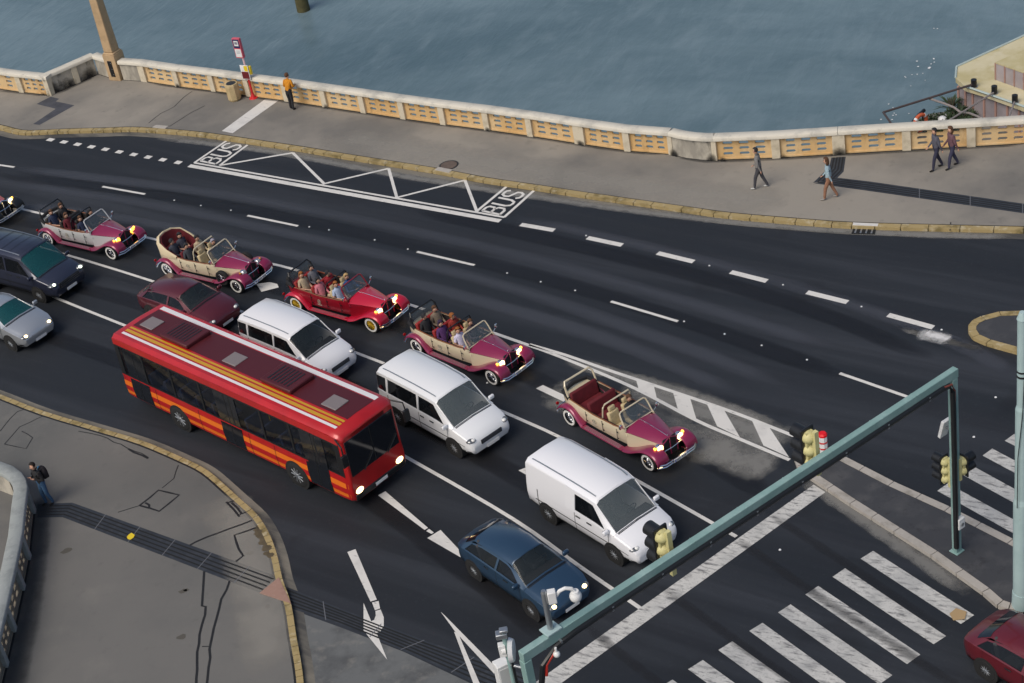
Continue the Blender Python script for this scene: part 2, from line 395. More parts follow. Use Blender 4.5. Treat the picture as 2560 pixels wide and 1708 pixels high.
M_isl = layered('island_asphalt', (.050, .052, .058), [((.09, .09, .092), 1.2, .5, .7, 0, one, .6), ((.03, .03, .033), 3, .55, .7, 0, one, .6)], rough=.8)
island('traffic_island', iw, .25, M_isl, M_kerbp)
isl2 = [(2222, 759), (2222, 747), (2232, 735), (2252, 725.6), (2293, 715), (2350, 713), (2450, 725), (2520, 760), (2530, 800), (2470, 830), (2400, 826), (2336, 808), (2263, 788), (2232, 774)]
island('kerbed_island', [Vector((p.x, p.y)) for p in PX(isl2, PAV)], .26, M_isl, M_kerb)

# ---------------------------------------------------------------- painted markings
Z1, Z2 = .006, .010
def quad_line(mb, a, b2, wd, z=Z1): mb.strip([G(*a), G(*b2)], wd, z)
mb = MB()
for q in [(-90, 366, 33, 384), (235, 428.5, 333, 446), (568, 495, 684, 519), (957, 578, 1089, 609), (1402, 692, 1556, 738), (1927, 857, 2117, 923)]: quad_line(mb, q[:2], q[2:], .13)
struct(mb.build('lane_dash_marking', M_paint, smooth=0))
mb = MB()
for q in [(1195, 515.5, 1272, 529), (1348, 546, 1428, 563), (1509, 581, 1592, 601), (1677, 624.5, 1760, 645.5), (1852, 671, 1945, 694), (2038, 723, 2142, 752)]: quad_line(mb, q[:2], q[2:], .26)
struct(mb.build('broken_line_marking', M_paint, smooth=0))
mb = MB()
for x, y in [(116, 321), (147, 326.3), (178, 331.7), (210, 337.3), (242, 343), (274, 349), (307, 355), (340, 361), (373.6, 367), (409, 373.2)]:
    quad_line(mb, (x-6.5, y-1.2), (x+6.5, y+1.2), .27)
struct(mb.build('dotted_line_marking', M_paint, smooth=0))
# bus bay
mb = MB()
quad_line(mb, (434, 380.5), (1148, 507.5), .26); quad_line(mb, (446, 374), (1158, 499), .12)
for q in [(446, 374, 519, 324), (504, 380, 568, 333), (1092, 487, 1163, 428), (1157, 499, 1225, 438), (504, 380, 672, 351), (672, 351, 745, 423), (744, 422, 892, 387), (892, 387, 911, 455), (910, 454, 1067, 414), (1067, 414, 1095, 487)]:
    quad_line(mb, q[:2], q[2:], .13, Z2 if False else Z1+.0003*random.random())
struct(mb.build('bus_bay_marking', M_paint, smooth=0))
def letters(txt, o, u, v, hgt, wid, th, gap, z):
    """stroke letters; u = reading direction, v = letter top direction"""
    S = {'B': [[(0, 0), (0, 1)], [(0, 1), (.6, 1), (.85, .9), (.85, .65), (.6, .53), (0, .53)], [(.6, .53), (.95, .42), (.95, .12), (.65, 0), (0, 0)]],
         'U': [[(0, 1), (0, .25), (.2, .03), (.5, 0), (.8, .03), (1, .25), (1, 1)]],
         'S': [[(1, .82), (.8, .98), (.5, 1), (.2, .98), (0, .8), (.08, .6), (.5, .5), (.92, .4), (1, .2), (.8, .03), (.5, 0), (.2, .03), (0, .18)]]}
    mb = MB(); x = 0
    for ch in txt:
        for st in S[ch]:
            mb.strip([o+u*(x+p[0]*wid)+v*(p[1]*hgt) for p in st], th, z)
        x += wid+gap
    return mb
for (bl, br, tl, tr) in [((449, 372), (501, 378), (519, 325), (564, 335)), ((1098, 484), (1152, 496), (1164, 430), (1220, 440))]:
    A, B2, C2, D2 = [G(*p) for p in (bl, br, tl, tr)]
    u = ((C2-A)+(D2-B2)).normalized(); Lh = (C2-A).length; v = (A-B2); v -= u*v.dot(u); hh = v.length; v.normalize()
    wl = Lh*.235
    o = B2 + v*(hh*.13) + u*(Lh*.03)+u*((A-B2).dot(u)*.4)
    struct(letters('BUS', o, u, v, hh*.74, wl, .125, wl*.38, Z1+.0005).build('bus_lettering', M_paint, smooth=0))
# white strip across the pavement
mb = MB(); mb.flat(PX([(509, 301), (534, 306), (640, 230.5), (611, 226)], PAV), PAV+.004); struct(mb.build('platform_edge_marking', M_paint, smooth=0))
# long lines between the lanes
def solid(pts, wd, z=Z1): 
    mb = MB(); mb.strip(smoothline([Vector((p.x, p.y)) for p in PX(pts)], 4), wd, z); return mb
cl = solid([(-150, 430), (75, 486), (330, 544), (560, 593), (680, 620), (945, 701), (1200, 788), (1320, 833), (1460, 893), (1600, 966), (1700, 1009), (1812, 1056)], .14)
cl.strip(smoothline([Vector((p.x, p.y)) for p in PX([(1215, 791), (1300, 816), (1400, 851), (1580, 911), (1700, 953), (1822, 1001)])], 4), .14, Z1)
struct(cl.build('centre_line_marking', M_paint, smooth=0))
mb = MB()
for q in [[(1460, 873), (1501, 888), (1508, 917), (1466, 895)], [(1545, 902), (1584, 915), (1598, 962), (1556, 941)], [(1622, 927), (1662, 942), (1698, 1004), (1646, 979)], [(1725, 964), (1764, 979), (1811, 1050), (1752, 1023)]]:
    mb.flat(PX(q), Z1+.0006)
struct(mb.build('hatched_area_marking', M_paint, smooth=0))
lane_b = [(-150, 500), (200, 599), (460, 682), (600, 732), (870, 830), (1250, 987), (1440, 1091), (1690, 1232)]
struct(solid(lane_b, .13).build('lane_line_marking', M_paint, smooth=0))
lane_c = [(-150, 570), (180, 705), (560, 857), (790, 972), (960, 1065), (1180, 1193), (1330, 1300), (1478, 1402)]
struct(solid(lane_c, .13).build('lane_line_marking', M_paint, smooth=0))
def r2(u, v): return (780.3+u*.33838, 1037.3+v*.33838)
def r3(u, v): return (1560.5+u*.33838, 1037.3+v*.33838)
mb = MB()
for poly in ([(258, 295), (308, 268), (597, 516), (574, 530)], [(585, 538), (604, 522), (637, 548), (620, 557)], [(592, 585), (682, 530), (903, 765)]): mb.flat(PX([r2(*p) for p in poly]), Z1)
struct(mb.build('straight_arrow_marking', M_paint, smooth=0))
mb = MB()
for poly in ([(50, 680), (105, 660), (250, 1003), (207, 1016)], [(217, 1022), (262, 1012), (272, 1063), (237, 1075)], [(240, 1080), (276, 1070), (297, 1122), (297, 1180), (272, 1222), (248, 1228), (320, 1410), (160, 1212), (160, 1025), (212, 1150), (232, 1140), (243, 1110)]): mb.flat(PX([r2(*p) for p in poly]), Z1+.001)
struct(mb.build('turn_arrow_marking', M_paint, smooth=0))
mb = MB(); mb.flat(PX([r2(*p) for p in [(683, 1085), (712, 1112), (1075, 1480), (1045, 1505), (785, 1225)]]), Z2)
mb.flat(PX([r2(*p) for p in [(774, 1222), (800, 1228), (960, 1600), (915, 1600)]]), Z2+.001)
struct(mb.build('wedge_marking', M_paint, smooth=0))
mb = MB(); mb.flat(PX([(1230, 892), (1246, 884), (1388, 951), (1376, 962)]), Z1); mb.flat(PX([(1392, 953), (1450, 965), (1535, 1018), (1450, 985), (1400, 975)]), Z1)
struct(mb.build('lane_arrow_marking', M_paint, smooth=0))
mb = MB()
mb.flat(PX([(588, 652), (620, 648), (636, 652), (640, 660), (600, 670)]), Z1); struct(mb.build('lane_arrow_marking', M_paint, smooth=0))
mb = MB(); mb.flat(PX([(1190, 1080), (1210, 1072), (1232, 1085), (1214, 1094)]), Z1); mb.flat(PX([(1206, 1084), (1240, 1068), (1340, 1150), (1290, 1130)]), Z1); struct(mb.build('lane_arrow_marking', M_paint, smooth=0))
mb = MB(); mb.flat(PX([(1867, 1113), (1894, 1130), (1290, 1567), (1180, 1650), (1110, 1650), (1228, 1567)]), Z1+.0012); struct(mb.build('stop_line_marking', M_paintw, smooth=0))
A = G(*r3(1225, 725)); ux = (G(*r3(1035, 848))-A); P0 = G(*r3(1310, 672)); P1 = G(*r3(1995, 1108))
mb = MB()
bars = [[(1225, 725), (1310, 672), (1995, 1108), (1905, 1168)], [(1035, 848), (1120, 790), (1805, 1250), (1720, 1305)], [(850, 968), (938, 910), (1630, 1375), (1540, 1440)], [(665, 1090), (750, 1035), (1440, 1515), (1352, 1578)], [(470, 1215), (560, 1160), (1262, 1665), (1172, 1730)], [(260, 1345), (355, 1285), (1070, 1800), (980, 1870)], [(55, 1475), (155, 1412), (880, 1935), (790, 2010)], [(-150, 1605), (-50, 1545), (680, 2080), (580, 2150)]]
for q in bars: mb.flat(PX([r3(*p) for p in q]), Z1)
struct(mb.build('pedestrian_crossing_marking', M_paintw, smooth=0))
mb = MB()
for a, b2, c, e in ([(2100, 1147-3), (2175, 1110), (2500, 1288), (2470, 1305)], [(2205, 1088), (2229, 1068), (2520, 1228), (2495, 1246)], [(2255, 1046), (2277, 1030), (2540, 1168), (2515, 1186)], [(2306, 1012), (2328, 996), (2560, 1112), (2535, 1130)]):
    if a[0] == 2100: a = (2151, 1127)
    mb.flat(PX([a, b2, c, e]), Z1)
struct(mb.build('side_crossing_marking', M_paintw, smooth=0))
# road studs
mb = MB()
for x, y in [(400, 460), (461, 472), (530, 483), (710, 521), (755, 528), (860, 551), (936, 572), (1164, 627), (1241, 647), (1320, 667), (1570, 738), (1663, 767), (1748, 793), (1852, 826), (1628, 610), (1797, 654), (1977, 704), (2161, 757), (2285, 912), (2235, 1003), (1118, 879), (1345, 541), (1790, 1262)]:
    p = G(x, y); mb.cyl(p, p+Vector((0, 0, .02)), .042, .03, 8)
tag(mb.build('road_stud', M_white, smooth=0), kind='structure')
# ---------------------------------------------------------------- tactile strips, seams, cracks
def groove_strip(name, up, lo, z, ng=4, joint=1.6, m=M_tact):
    """up / lo edges as equal-length point lists"""
    mb = MB(); 
    for i in range(len(up)-1):
        mb.add([(*up[i].xy, z), (*up[i+1].xy, z), (*lo[i+1].xy, z), (*lo[i].xy, z)], [(0, 3, 2, 1)])
    for k in range(ng):
        t = (k+.9)/(ng+.8); pts = [a.lerp(b2, t) for a, b2 in zip(up, lo)]; mb.strip(pts, .055, z+.003, 1)
    for i in range(len(up)-1):
        L = (up[i+1]-up[i]).length; k = int(L/joint)
        for j in range(1, k+1):
            t = j*joint/L
            if t < 1: mb.strip([up[i].lerp(up[i+1], t), lo[i].lerp(lo[i+1], t)], .03, z+.004, 2)
    struct(mb.build(name, [m, M_groove, M_joint], smooth=0))
groove_strip('tactile_paving', PX([(86, 1157), (166, 1154), (634, 1322)], PAV), PX([(86, 1188), (143, 1187), (597, 1361)], PAV), PAV+.004)
groove_strip('crossing_guide_strip', PX([(652, 1345), (780, 1396), (983, 1473), (1136, 1524), (1260, 1570)]), PX([(672, 1398), (780, 1434), (926, 1494), (1085, 1566), (1200, 1615)]), .0052, 5)
groove_strip('tactile_paving', PX([(1908, 362), (1903, 384), (1866, 420)], PAV), PX([(1941, 360), (1936, 394), (1920, 410)], PAV), PAV+.004, 4)
groove_strip('tactile_paving', PX([(1920, 408), (1997, 417), (2350, 468), (2480, 487)], PAV), PX([(1868, 421), (1997, 439), (2350, 490), (2480, 510)], PAV), PAV+.005, 4, 2)
M_patch = layered('dark_patch', (.075, .078, .09), [((.045, .046, .055), 2, .45, .65, 0, one, .7)], rough=.9)
mb = MB(); mb.flat(PX([(84, 239), (116, 222), (136, 227), (128, 233), (171, 242), (91, 287), (76, 285), (128, 250)], PAV), PAV+.004); struct(mb.build('tactile_paving', M_patch, smooth=0))
mb = MB(); mb.prism(PX([(640, 1326), (668, 1386), (596, 1362)], PAV), PAV+.0, PAV+.02); struct(mb.build('granite_ramp_stone', M_granite, smooth=0))
def cracks(name, lines, wd, z=PAV+.0045):
    mb = MB()
    for k, ln in enumerate(lines):
        pts = [Vector((p.x, p.y)) for p in PX(ln, PAV)]; out = []
        for i in range(len(pts)-1):
            nseg = max(1, int((pts[i+1]-pts[i]).length/.35))
            for j in range(nseg):
                q = pts[i].lerp(pts[i+1], j/nseg)
                if j: q = q+Vector((random.gauss(0, .02), random.gauss(0, .02)))
                out.append(q)
        out.append(pts[-1])
        mb.strip(out, wd, z+k*.0002)
    struct(mb.build(name, M_seal, smooth=0))
def q1(u, v): return (u*.33838, 1037.3+v*.33838)
Q = lambda L: [q1(*p) for p in L]
cracks('sealed_crack', [Q(x) for x in ([(945, 365), (1075, 260), (1215, 293), (1080, 403), (950, 365)], [(985, 345), (1012, 360), (1012, 385)], [(1535, 340), (1625, 440)], [(1545, 345), (1615, 325), (1690, 400), (1625, 425)], [(1570, 345), (1640, 420)], [(1285, 635), (1330, 610), (1560, 520), (1710, 465)], [(1600, 745), (1650, 705), (1590, 565), (1735, 515)], [(1385, 810), (1370, 1045), (1395, 1050), (1350, 1300), (1330, 1600)], [(1558, 875), (1500, 1000), (1435, 1270), (1400, 1600)], [(870, -20), (1005, 45)])], .075)
cracks('hairline_crack', [Q([(1210, 90), (1180, 180), (1100, 245)]), Q([(800, 410), (945, 365)]), Q([(1370, 1320), (1430, 1320)]), [(0, 990), (40, 945), (70, 935)], [(10, 1020), (45, 980), (110, 950)], [(12, 1020), (60, 1030), (75, 1005), (50, 990)], [(180, 990), (230, 1000), (340, 1050)], [(341, 283), (370, 260), (400, 245), (420, 225), (441, 210)], [(390, 290), (440, 258), (470, 243)], [(355, 290), (357, 286), (390, 290)], [(2180, 530), (2182, 510)]], .035)
# soil caught behind the corner kerb
mb = MB()
for k in range(40):
    x, y = q1(random.uniform(1745, 1850)+0, 0)[0], 0
    t = random.random(); u = 1745+t*85+random.gauss(0, 8); v = 520+t*190+random.gauss(0, 12); p = G(*q1(u, v), PAV); s = random.uniform(.05, .16)
    mb.flat([(p.x+s*math.cos(a*1.05), p.y+s*math.sin(a*1.05)*.8) for a in range(6)], PAV+.004+k*.0001)
M_soil = mat('kerb_soil', (.11, .085, .05), .95, noise=.4, scale=5)
struct(mb.build('soil_patch', M_soil, smooth=0))
mb = MB(); 
for k, (u, v, s) in enumerate([(1697, 687, .16), (1235, 1255, .16), (1815, 1048, .10), (1240, 945, .14), (1265, 938, .1), (452, 670, .2)]):
    p = G(*q1(u, v), PAV); mb.flat([(p.x+s*math.cos(a*.7)*random.uniform(.6, 1.2), p.y+s*.8*math.sin(a*.7)*random.uniform(.6, 1.2)) for a in range(9)], PAV+.004)
struct(mb.build('pavement_stain', mat('grease_stain', (.085, .078, .065), .9), smooth=0))

# worn, dusty, oily and darker traces with soft ragged edges
def decal_mat(name, col, scale=2.5, stretch=(1, 1, 1), rot=0, amt=1.0, rough=.9):
    m = bpy.data.materials.new(name); m.use_nodes = True; n = m.node_tree.nodes; l = m.node_tree.links; b = n['Principled BSDF']
    b.inputs['Base Color'].default_value = (*col, 1); b.inputs['Roughness'].default_value = rough
    tc = n.new('ShaderNodeTexCoord'); mp = n.new('ShaderNodeMapping'); mp2 = n.new('ShaderNodeMapping'); l.new(tc.outputs['Object'], mp.inputs[0]); l.new(mp.outputs[0], mp2.inputs[0])
    mp.inputs['Rotation'].default_value = (0, 0, rot); mp2.inputs['Scale'].default_value = stretch
    t = n.new('ShaderNodeTexNoise'); t.inputs['Scale'].default_value = scale; t.inputs['Detail'].default_value = 9; t.inputs['Roughness'].default_value = .7; l.new(mp2.outputs[0], t.inputs['Vector'])
    at = n.new('ShaderNodeAttribute'); at.attribute_name = 'wear'
    ad = n.new('ShaderNodeMath'); ad.operation = 'ADD'; l.new(t.outputs['Fac'], ad.inputs[0]); l.new(at.outputs['Fac'], ad.inputs[1])
    mr = n.new('ShaderNodeMapRange'); mr.inputs['From Min'].default_value = .92; mr.inputs['From Max'].default_value = 1.45; mr.inputs['To Max'].default_value = amt; l.new(ad.outputs[0], mr.inputs['Value'])
    l.new(mr.outputs[0], b.inputs['Alpha']); return m
def decal(name, px, width, z, m, zg=0):
    pts = smoothline([Vector((p.x, p.y)) for p in PX(px, zg)], 4); rows = [offset(pts, width*k) for k in (-.5, -.25, 0, .25, .5)]; wv = [0, .75, 1, .75, 0]
    N = len(pts); vs = []; wear = []
    for j in range(5):
        for i in range(N): vs.append((rows[j][i].x, rows[j][i].y, z)); wear.append(wv[j]*min(1, i/2, (N-1-i)/2))
    mb = MB(); mb.add(vs, [(j*N+i, j*N+i+1, (j+1)*N+i+1, (j+1)*N+i) for j in range(4) for i in range(N-1)])
    ob = struct(mb.build(name, m, smooth=0)); at = ob.data.attributes.new('wear', 'FLOAT', 'POINT'); at.data.foreach_set('value', wear)
    ob.visible_shadow = True
    return ob
D_dust = decal_mat('road_dust', (.23, .225, .21), 1.6, amt=.75); D_oil = decal_mat('oil_trace', (.012, .012, .014), .7, (.15, 1, 1), LD, .7, .5); D_wear = decal_mat('polished_track', (.075, .08, .095), .5, (.08, 1.3, 1), LD, .55, .5)
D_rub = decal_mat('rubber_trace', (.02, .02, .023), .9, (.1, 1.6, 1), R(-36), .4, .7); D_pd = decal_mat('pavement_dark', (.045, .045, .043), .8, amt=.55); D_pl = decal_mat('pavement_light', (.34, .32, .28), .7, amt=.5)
decal('dust_stain', [(1230, 878), (1400, 945), (1560, 1000), (1700, 1050), (1790, 1085)], 2.6, .0052, D_dust)
decal('dust_stain', [(1400, 868), (1560, 920), (1700, 975), (1830, 1030)], 2.2, .0056, D_dust)
decal('dust_stain', [(1270, 820), (1450, 870), (1640, 930), (1800, 985)], 1.0, .0058, D_dust)
D_splash = decal_mat('paint_splash', (.62, .61, .6), 3.2, amt=1.0)
decal('spilt_paint_stain', [(2122, 762), (2136, 767), (2150, 771), (2164, 775), (2180, 781)], .62, .0066, D_splash)
decal('dust_stain', [(2098, 766), (2140, 772), (2190, 786)], 1.0, .0061, decal_mat('paint_spatter', (.5, .5, .49), 6, amt=.7))
decal('dust_stain', [(1830, 1085), (1950, 1170), (2100, 1275), (2250, 1380)], .9, .0056, D_dust)
decal('dust_stain', [(2060, 752), (2130, 772), (2200, 790), (2260, 805)], .5, .0052, D_dust)
decal('dust_stain', [(300, 310), (600, 345), (900, 400), (1200, 448), (1500, 490), (1800, 520), (2150, 540), (2350, 541)], .7, .0054, D_dust)
for k, ln in enumerate(([(-80, 405), (350, 470), (700, 545), (1100, 640), (1500, 770), (1900, 930)], [(-80, 375), (400, 430), (800, 500), (1200, 590), (1600, 700), (2000, 830)], [(1100, 480), (1500, 570), (1900, 680), (2200, 790), (2340, 870)], [(-80, 455), (300, 505), (700, 590), (1100, 690), (1450, 800), (1750, 930)])):
    decal('wheel_track', ln, 1.1, .0050+k*.0001, D_wear)
for k, ln in enumerate(([(-80, 390), (400, 452), (800, 530), (1200, 625), (1600, 745), (2000, 890)], [(-80, 480), (300, 560), (600, 650), (900, 740), (1250, 880), (1600, 1040), (1800, 1160)], [(-80, 600), (300, 690), (600, 800), (900, 940), (1250, 1130), (1500, 1300)], [(-80, 720), (200, 800), (500, 930), (800, 1110), (1100, 1330), (1300, 1500)], [(900, 470), (1300, 560), (1800, 690), (2200, 850)])):
    decal('oil_stain', ln, 1.3, .0044+k*.0001, D_oil)
for k, ln in enumerate(([(1300, 1400), (1500, 1560), (1700, 1690)], [(1480, 1320), (1700, 1480), (1900, 1620)], [(1640, 1200), (1850, 1350), (2050, 1480), (2250, 1610)], [(1720, 1150), (1950, 1300), (2200, 1470)])): decal('tyre_trace', ln, .5, .0125+k*.0002, D_rub)
decal('wall_foot_dark', [(-20, 206), (60, 214), (114, 221)], .45, PAV+.0052, D_pd, PAV)  # darker bands along the foot of the river wall
decal('wall_foot_dark', [(118, 220), (180, 192), (222, 173)], .6, PAV+.0054, D_pd, PAV)
decal('wall_foot_dark', main_px, .42, PAV+.0056, D_pd, PAV); decal('wall_foot_dark', [(1545, 357), (1600, 368), (1641, 370), (1782, 365), (1926, 356), (2081, 347), (2229, 339), (2375, 330)], .42, PAV+.0058, D_pd, PAV)
decal('pavement_wear', [(700, 300), (1000, 355), (1300, 402), (1600, 445), (1850, 470)], 3.2, PAV+.0042, D_pl, PAV)
decal('pavement_wear', [(480, 1120), (560, 1240), (600, 1400), (620, 1568)], 2.6, PAV+.0041, D_pl, PAV)
decal('pavement_dark_band', [(100, 1130), (85, 1200), (78, 1290), (62, 1400), (36, 1530), (10, 1640)], 1.4, PAV+.0043, D_pd, PAV)  # darker band beside the curved balustrade

# ================================================================== BALUSTRADES
ZB = PAV; ZT = PAV+.90; COPE = .17
def slot_panel(mb, a, u, n_, L, z0, z1, th, cols=3, rows=3, sw=.42, sh=.145):
    """pierced slab: each cell a rectangle with a round-ended hole right through"""
    def pt(x, z, dep): return a+u*x+n_*dep+Vector((0, 0, z))
    mx, mz = L*.06, .05
    cw, ch = (L-2*mx)/cols, (z1-z0-2*mz)/rows
    sw = min(sw, cw*.62)
    def rect(x0, x1, w0, w1): 
        if x1-x0 > 1e-4 and w1-w0 > 1e-4:
            mb.add([pt(x0, w0, 0), pt(x1, w0, 0), pt(x1, w1, 0), pt(x0, w1, 0)], [(0, 1, 2, 3)]); mb.add([pt(x0, w0, th), pt(x1, w0, th), pt(x1, w1, th), pt(x0, w1, th)], [(3, 2, 1, 0)])
    rect(0, mx, z0, z1); rect(L-mx, L, z0, z1); rect(mx, L-mx, z0, z0+mz); rect(mx, L-mx, z1-mz, z1)
    for i in range(cols):
        for j in range(rows):
            cx, cz = mx+(i+.5)*cw+random.uniform(-.01, .01), z0+mz+(j+.5)*ch; N = 16; hole = []; out = []
            for k in range(N):
                t = 2*math.pi*(k+.5)/N; dx, dz = math.cos(t), math.sin(t)
                hole.append((cx+math.copysign(sw/2-sh/2, dx)+dx*sh/2, cz+dz*sh/2))
            cxx = mx+(i+.5)*cw
            corners = [(cxx+cw/2, cz+ch/2), (cxx-cw/2, cz+ch/2), (cxx-cw/2, cz-ch/2), (cxx+cw/2, cz-ch/2)]
            for k in range(N):
                t = 2*math.pi*(k+.5)/N; s = max(abs(math.cos(t))/(cw/2), abs(math.sin(t))/(ch/2)); s2 = 1/s
                out.append([cxx+math.cos(t)*s2, cz+math.sin(t)*s2])
            for c4 in corners:      # snap the nearest outline point to each corner
                k = min(range(N), key=lambda k: (out[k][0]-c4[0])**2/cw**2+(out[k][1]-c4[1])**2/ch**2); out[k] = list(c4)
            vs = [pt(x, z, 0) for x, z in out]+[pt(x, z, 0) for x, z in hole]+[pt(x, z, th) for x, z in hole]+[pt(x, z, th) for x, z in out]
            fs = []
            for k in range(N):
                k2 = (k+1) % N
                fs += [(k, k2, N+k2, N+k), (N+k, N+k2, 2*N+k2, 2*N+k), (2*N+k, 2*N+k2, 3*N+k2, 3*N+k)]
            mb.add(vs, fs)
    for (x0, x1, w) in ((0, L, z0), (0, L, z1)):
        mb.add([pt(x0, w, 0), pt(x1, w, 0), pt(x1, w, th), pt(x0, w, th)], [(0, 1, 2, 3)])
def balustrade(name, label, pts, kinds, posts, back=1, m_panel=M_panel, m_cope=M_cope, m_post=M_post, group=None, smoothcope=False, ends=(0, 0), dz=0.0):
    """pts: base line of the street face; back=+1 when the far side lies left of travel"""
    pts = [Vector((p[0], p[1], 0)) for p in pts]
    root = thing(name, label, 'balustrade', (pts[0].x, pts[0].y, ZB), 0, group); off = Vector((pts[0].x, pts[0].y, ZB))
    for i, k in enumerate(kinds):
        a, b2 = pts[i], pts[i+1]; u = (b2-a).normalized(); n_ = Vector((-u.y, u.x, 0))*back
        h0, h1 = posts[i]/2, posts[i+1]/2; a2 = a+u*h0; L = (b2-a).length-h0-h1
        mb = MB()
        if k == 'p':
            slot_panel(mb, a2+n_*.11, u, n_, L, ZB+.07, ZT-.0, .09)
            mb.build('panel', m_panel, root, smooth=0, off=off)
            mb = MB(); c = a2+u*(L/2)+n_*.17; mb.box((c.x, c.y, ZB+.035), (L, .2, .07), math.atan2(u.y, u.x)); mb.build('plinth', M_dkstrip if False else m_panel, root, smooth=0, off=off)
        else:
            c = a2+u*(L/2)+n_*.17; mb.box((c.x, c.y, (ZB+ZT)/2), (L, .26, ZT-ZB), math.atan2(u.y, u.x)); mb.build('parapet_wall', M_parapet, root, smooth=0, off=off)
    for i, wd in enumerate(posts):
        if wd <= 0: continue
        j = min(i, len(pts)-2); u = (pts[j+1]-pts[j]).normalized(); n_ = Vector((-u.y, u.x, 0))*back; c = pts[i]+n_*.16
        mb = MB(); mb.box((c.x, c.y, (ZB+ZT)/2), (wd, .36, ZT-ZB), math.atan2(u.y, u.x)); mb.build('post', m_post, root, smooth=0, off=off, bevel=.012)
    mb = MB(); mb.strip(offset(pts, .06*back), .12, PAV+.0065); mb.build('base_strip', M_dkstrip, root, smooth=0, off=off)  # dark strip along the foot of the wall
    cpts = pts
    if smoothcope: cpts = smoothline(pts, 5)
    cpts = [Vector((p[0], p[1])) for p in cpts]
    if ends[0]: cpts[0] = cpts[0]-(cpts[1]-cpts[0]).normalized()*ends[0]
    if ends[1]: cpts[-1] = cpts[-1]+(cpts[-1]-cpts[-2]).normalized()*ends[1]
    f = offset(cpts, -.06*back); bk = offset(cpts, .42*back); f2 = offset(cpts, -.02*back); b3 = offset(cpts, .38*back)
    mb = MB(); N = len(cpts); vs = []
    for i in range(N):
        for (p, z) in ((f[i], ZT+.001), (f[i], ZT+COPE-.04), (f2[i], ZT+COPE), (b3[i], ZT+COPE), (bk[i], ZT+COPE-.04), (bk[i], ZT+.001)): vs.append((p.x, p.y, z+dz))
    fs = [(i*6+k, (i+1)*6+k, (i+1)*6+(k+1) % 6, i*6+(k+1) % 6) for i in range(N-1) for k in range(6)]+[tuple(range(6)), tuple(range((N-1)*6, N*6))[::-1]]
    mb.add(vs, fs); mb.build('coping', m_cope, root, smooth=50, off=off)
    return root
pw = .30
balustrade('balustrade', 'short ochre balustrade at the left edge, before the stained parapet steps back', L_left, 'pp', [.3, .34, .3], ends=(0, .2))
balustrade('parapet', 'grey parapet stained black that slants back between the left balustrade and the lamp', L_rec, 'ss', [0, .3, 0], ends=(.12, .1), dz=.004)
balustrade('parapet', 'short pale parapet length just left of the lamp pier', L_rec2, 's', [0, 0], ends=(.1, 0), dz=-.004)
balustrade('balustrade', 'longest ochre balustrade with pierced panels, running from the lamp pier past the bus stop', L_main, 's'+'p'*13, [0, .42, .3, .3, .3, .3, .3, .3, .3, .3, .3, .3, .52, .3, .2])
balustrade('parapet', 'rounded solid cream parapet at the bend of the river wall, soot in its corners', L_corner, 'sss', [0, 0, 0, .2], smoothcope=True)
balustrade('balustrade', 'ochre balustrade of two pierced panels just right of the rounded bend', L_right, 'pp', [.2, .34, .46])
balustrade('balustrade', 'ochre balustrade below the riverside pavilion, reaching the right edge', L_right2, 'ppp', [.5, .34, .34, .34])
# soot spots low on the walls
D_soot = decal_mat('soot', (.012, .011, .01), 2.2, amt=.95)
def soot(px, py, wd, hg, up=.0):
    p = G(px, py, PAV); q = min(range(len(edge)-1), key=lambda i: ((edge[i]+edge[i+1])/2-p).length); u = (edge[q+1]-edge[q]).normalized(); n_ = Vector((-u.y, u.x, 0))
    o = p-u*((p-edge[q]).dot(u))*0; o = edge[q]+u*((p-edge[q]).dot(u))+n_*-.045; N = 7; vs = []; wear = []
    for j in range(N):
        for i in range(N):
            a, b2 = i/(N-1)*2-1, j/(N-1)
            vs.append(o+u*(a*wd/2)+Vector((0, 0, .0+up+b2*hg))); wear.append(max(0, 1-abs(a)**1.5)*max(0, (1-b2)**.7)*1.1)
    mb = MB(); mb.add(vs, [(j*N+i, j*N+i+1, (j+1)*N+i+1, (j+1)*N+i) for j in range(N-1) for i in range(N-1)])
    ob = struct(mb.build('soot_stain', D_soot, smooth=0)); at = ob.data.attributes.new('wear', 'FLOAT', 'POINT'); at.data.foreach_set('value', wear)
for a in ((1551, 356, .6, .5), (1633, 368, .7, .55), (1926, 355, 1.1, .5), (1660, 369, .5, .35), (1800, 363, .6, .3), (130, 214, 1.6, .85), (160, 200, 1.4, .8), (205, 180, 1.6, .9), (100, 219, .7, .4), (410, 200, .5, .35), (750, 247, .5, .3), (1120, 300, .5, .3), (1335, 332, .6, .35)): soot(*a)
# embankment wall under them
mb = MB()
eb = offset(edge_full, .30)
for i in range(len(eb)-1):
    a, b2 = eb[i], eb[i+1]
    mb.add([(*a, WATER-1), (*b2, WATER-1), (*b2, -.004), (*a, -.004)], [(0, 1, 2, 3)])
ob = mb.build('embankment_wall', M_emb, smooth=0, solid=.2); ob['kind'] = 'structure'
# curved balustrade bottom left
cz = ZT+COPE
cop = [G(x, y, cz) for x, y in [(-60, 1042), (0, 1058), (29, 1069), (48, 1083), (58, 1098), (62, 1116), (57, 1154), (50, 1221), (36, 1290), (15, 1385), (-4, 1465), (-30, 1568), (-60, 1680)]]
cop = [Vector((p.x, p.y, 0)) for p in cop]
base = offset(cop, -.04)
root = balustrade('balustrade', 'grey curved balustrade around the stair corner, bottom left beside the pedestrian', base, 'ssppppppppps'[0:12], [0, 0, 0, 0, 0, .25, 0, .25, .25, .25, .25, .25, 0], back=-1, m_panel=M_panel2, m_cope=M_gstone, m_post=M_gstone)
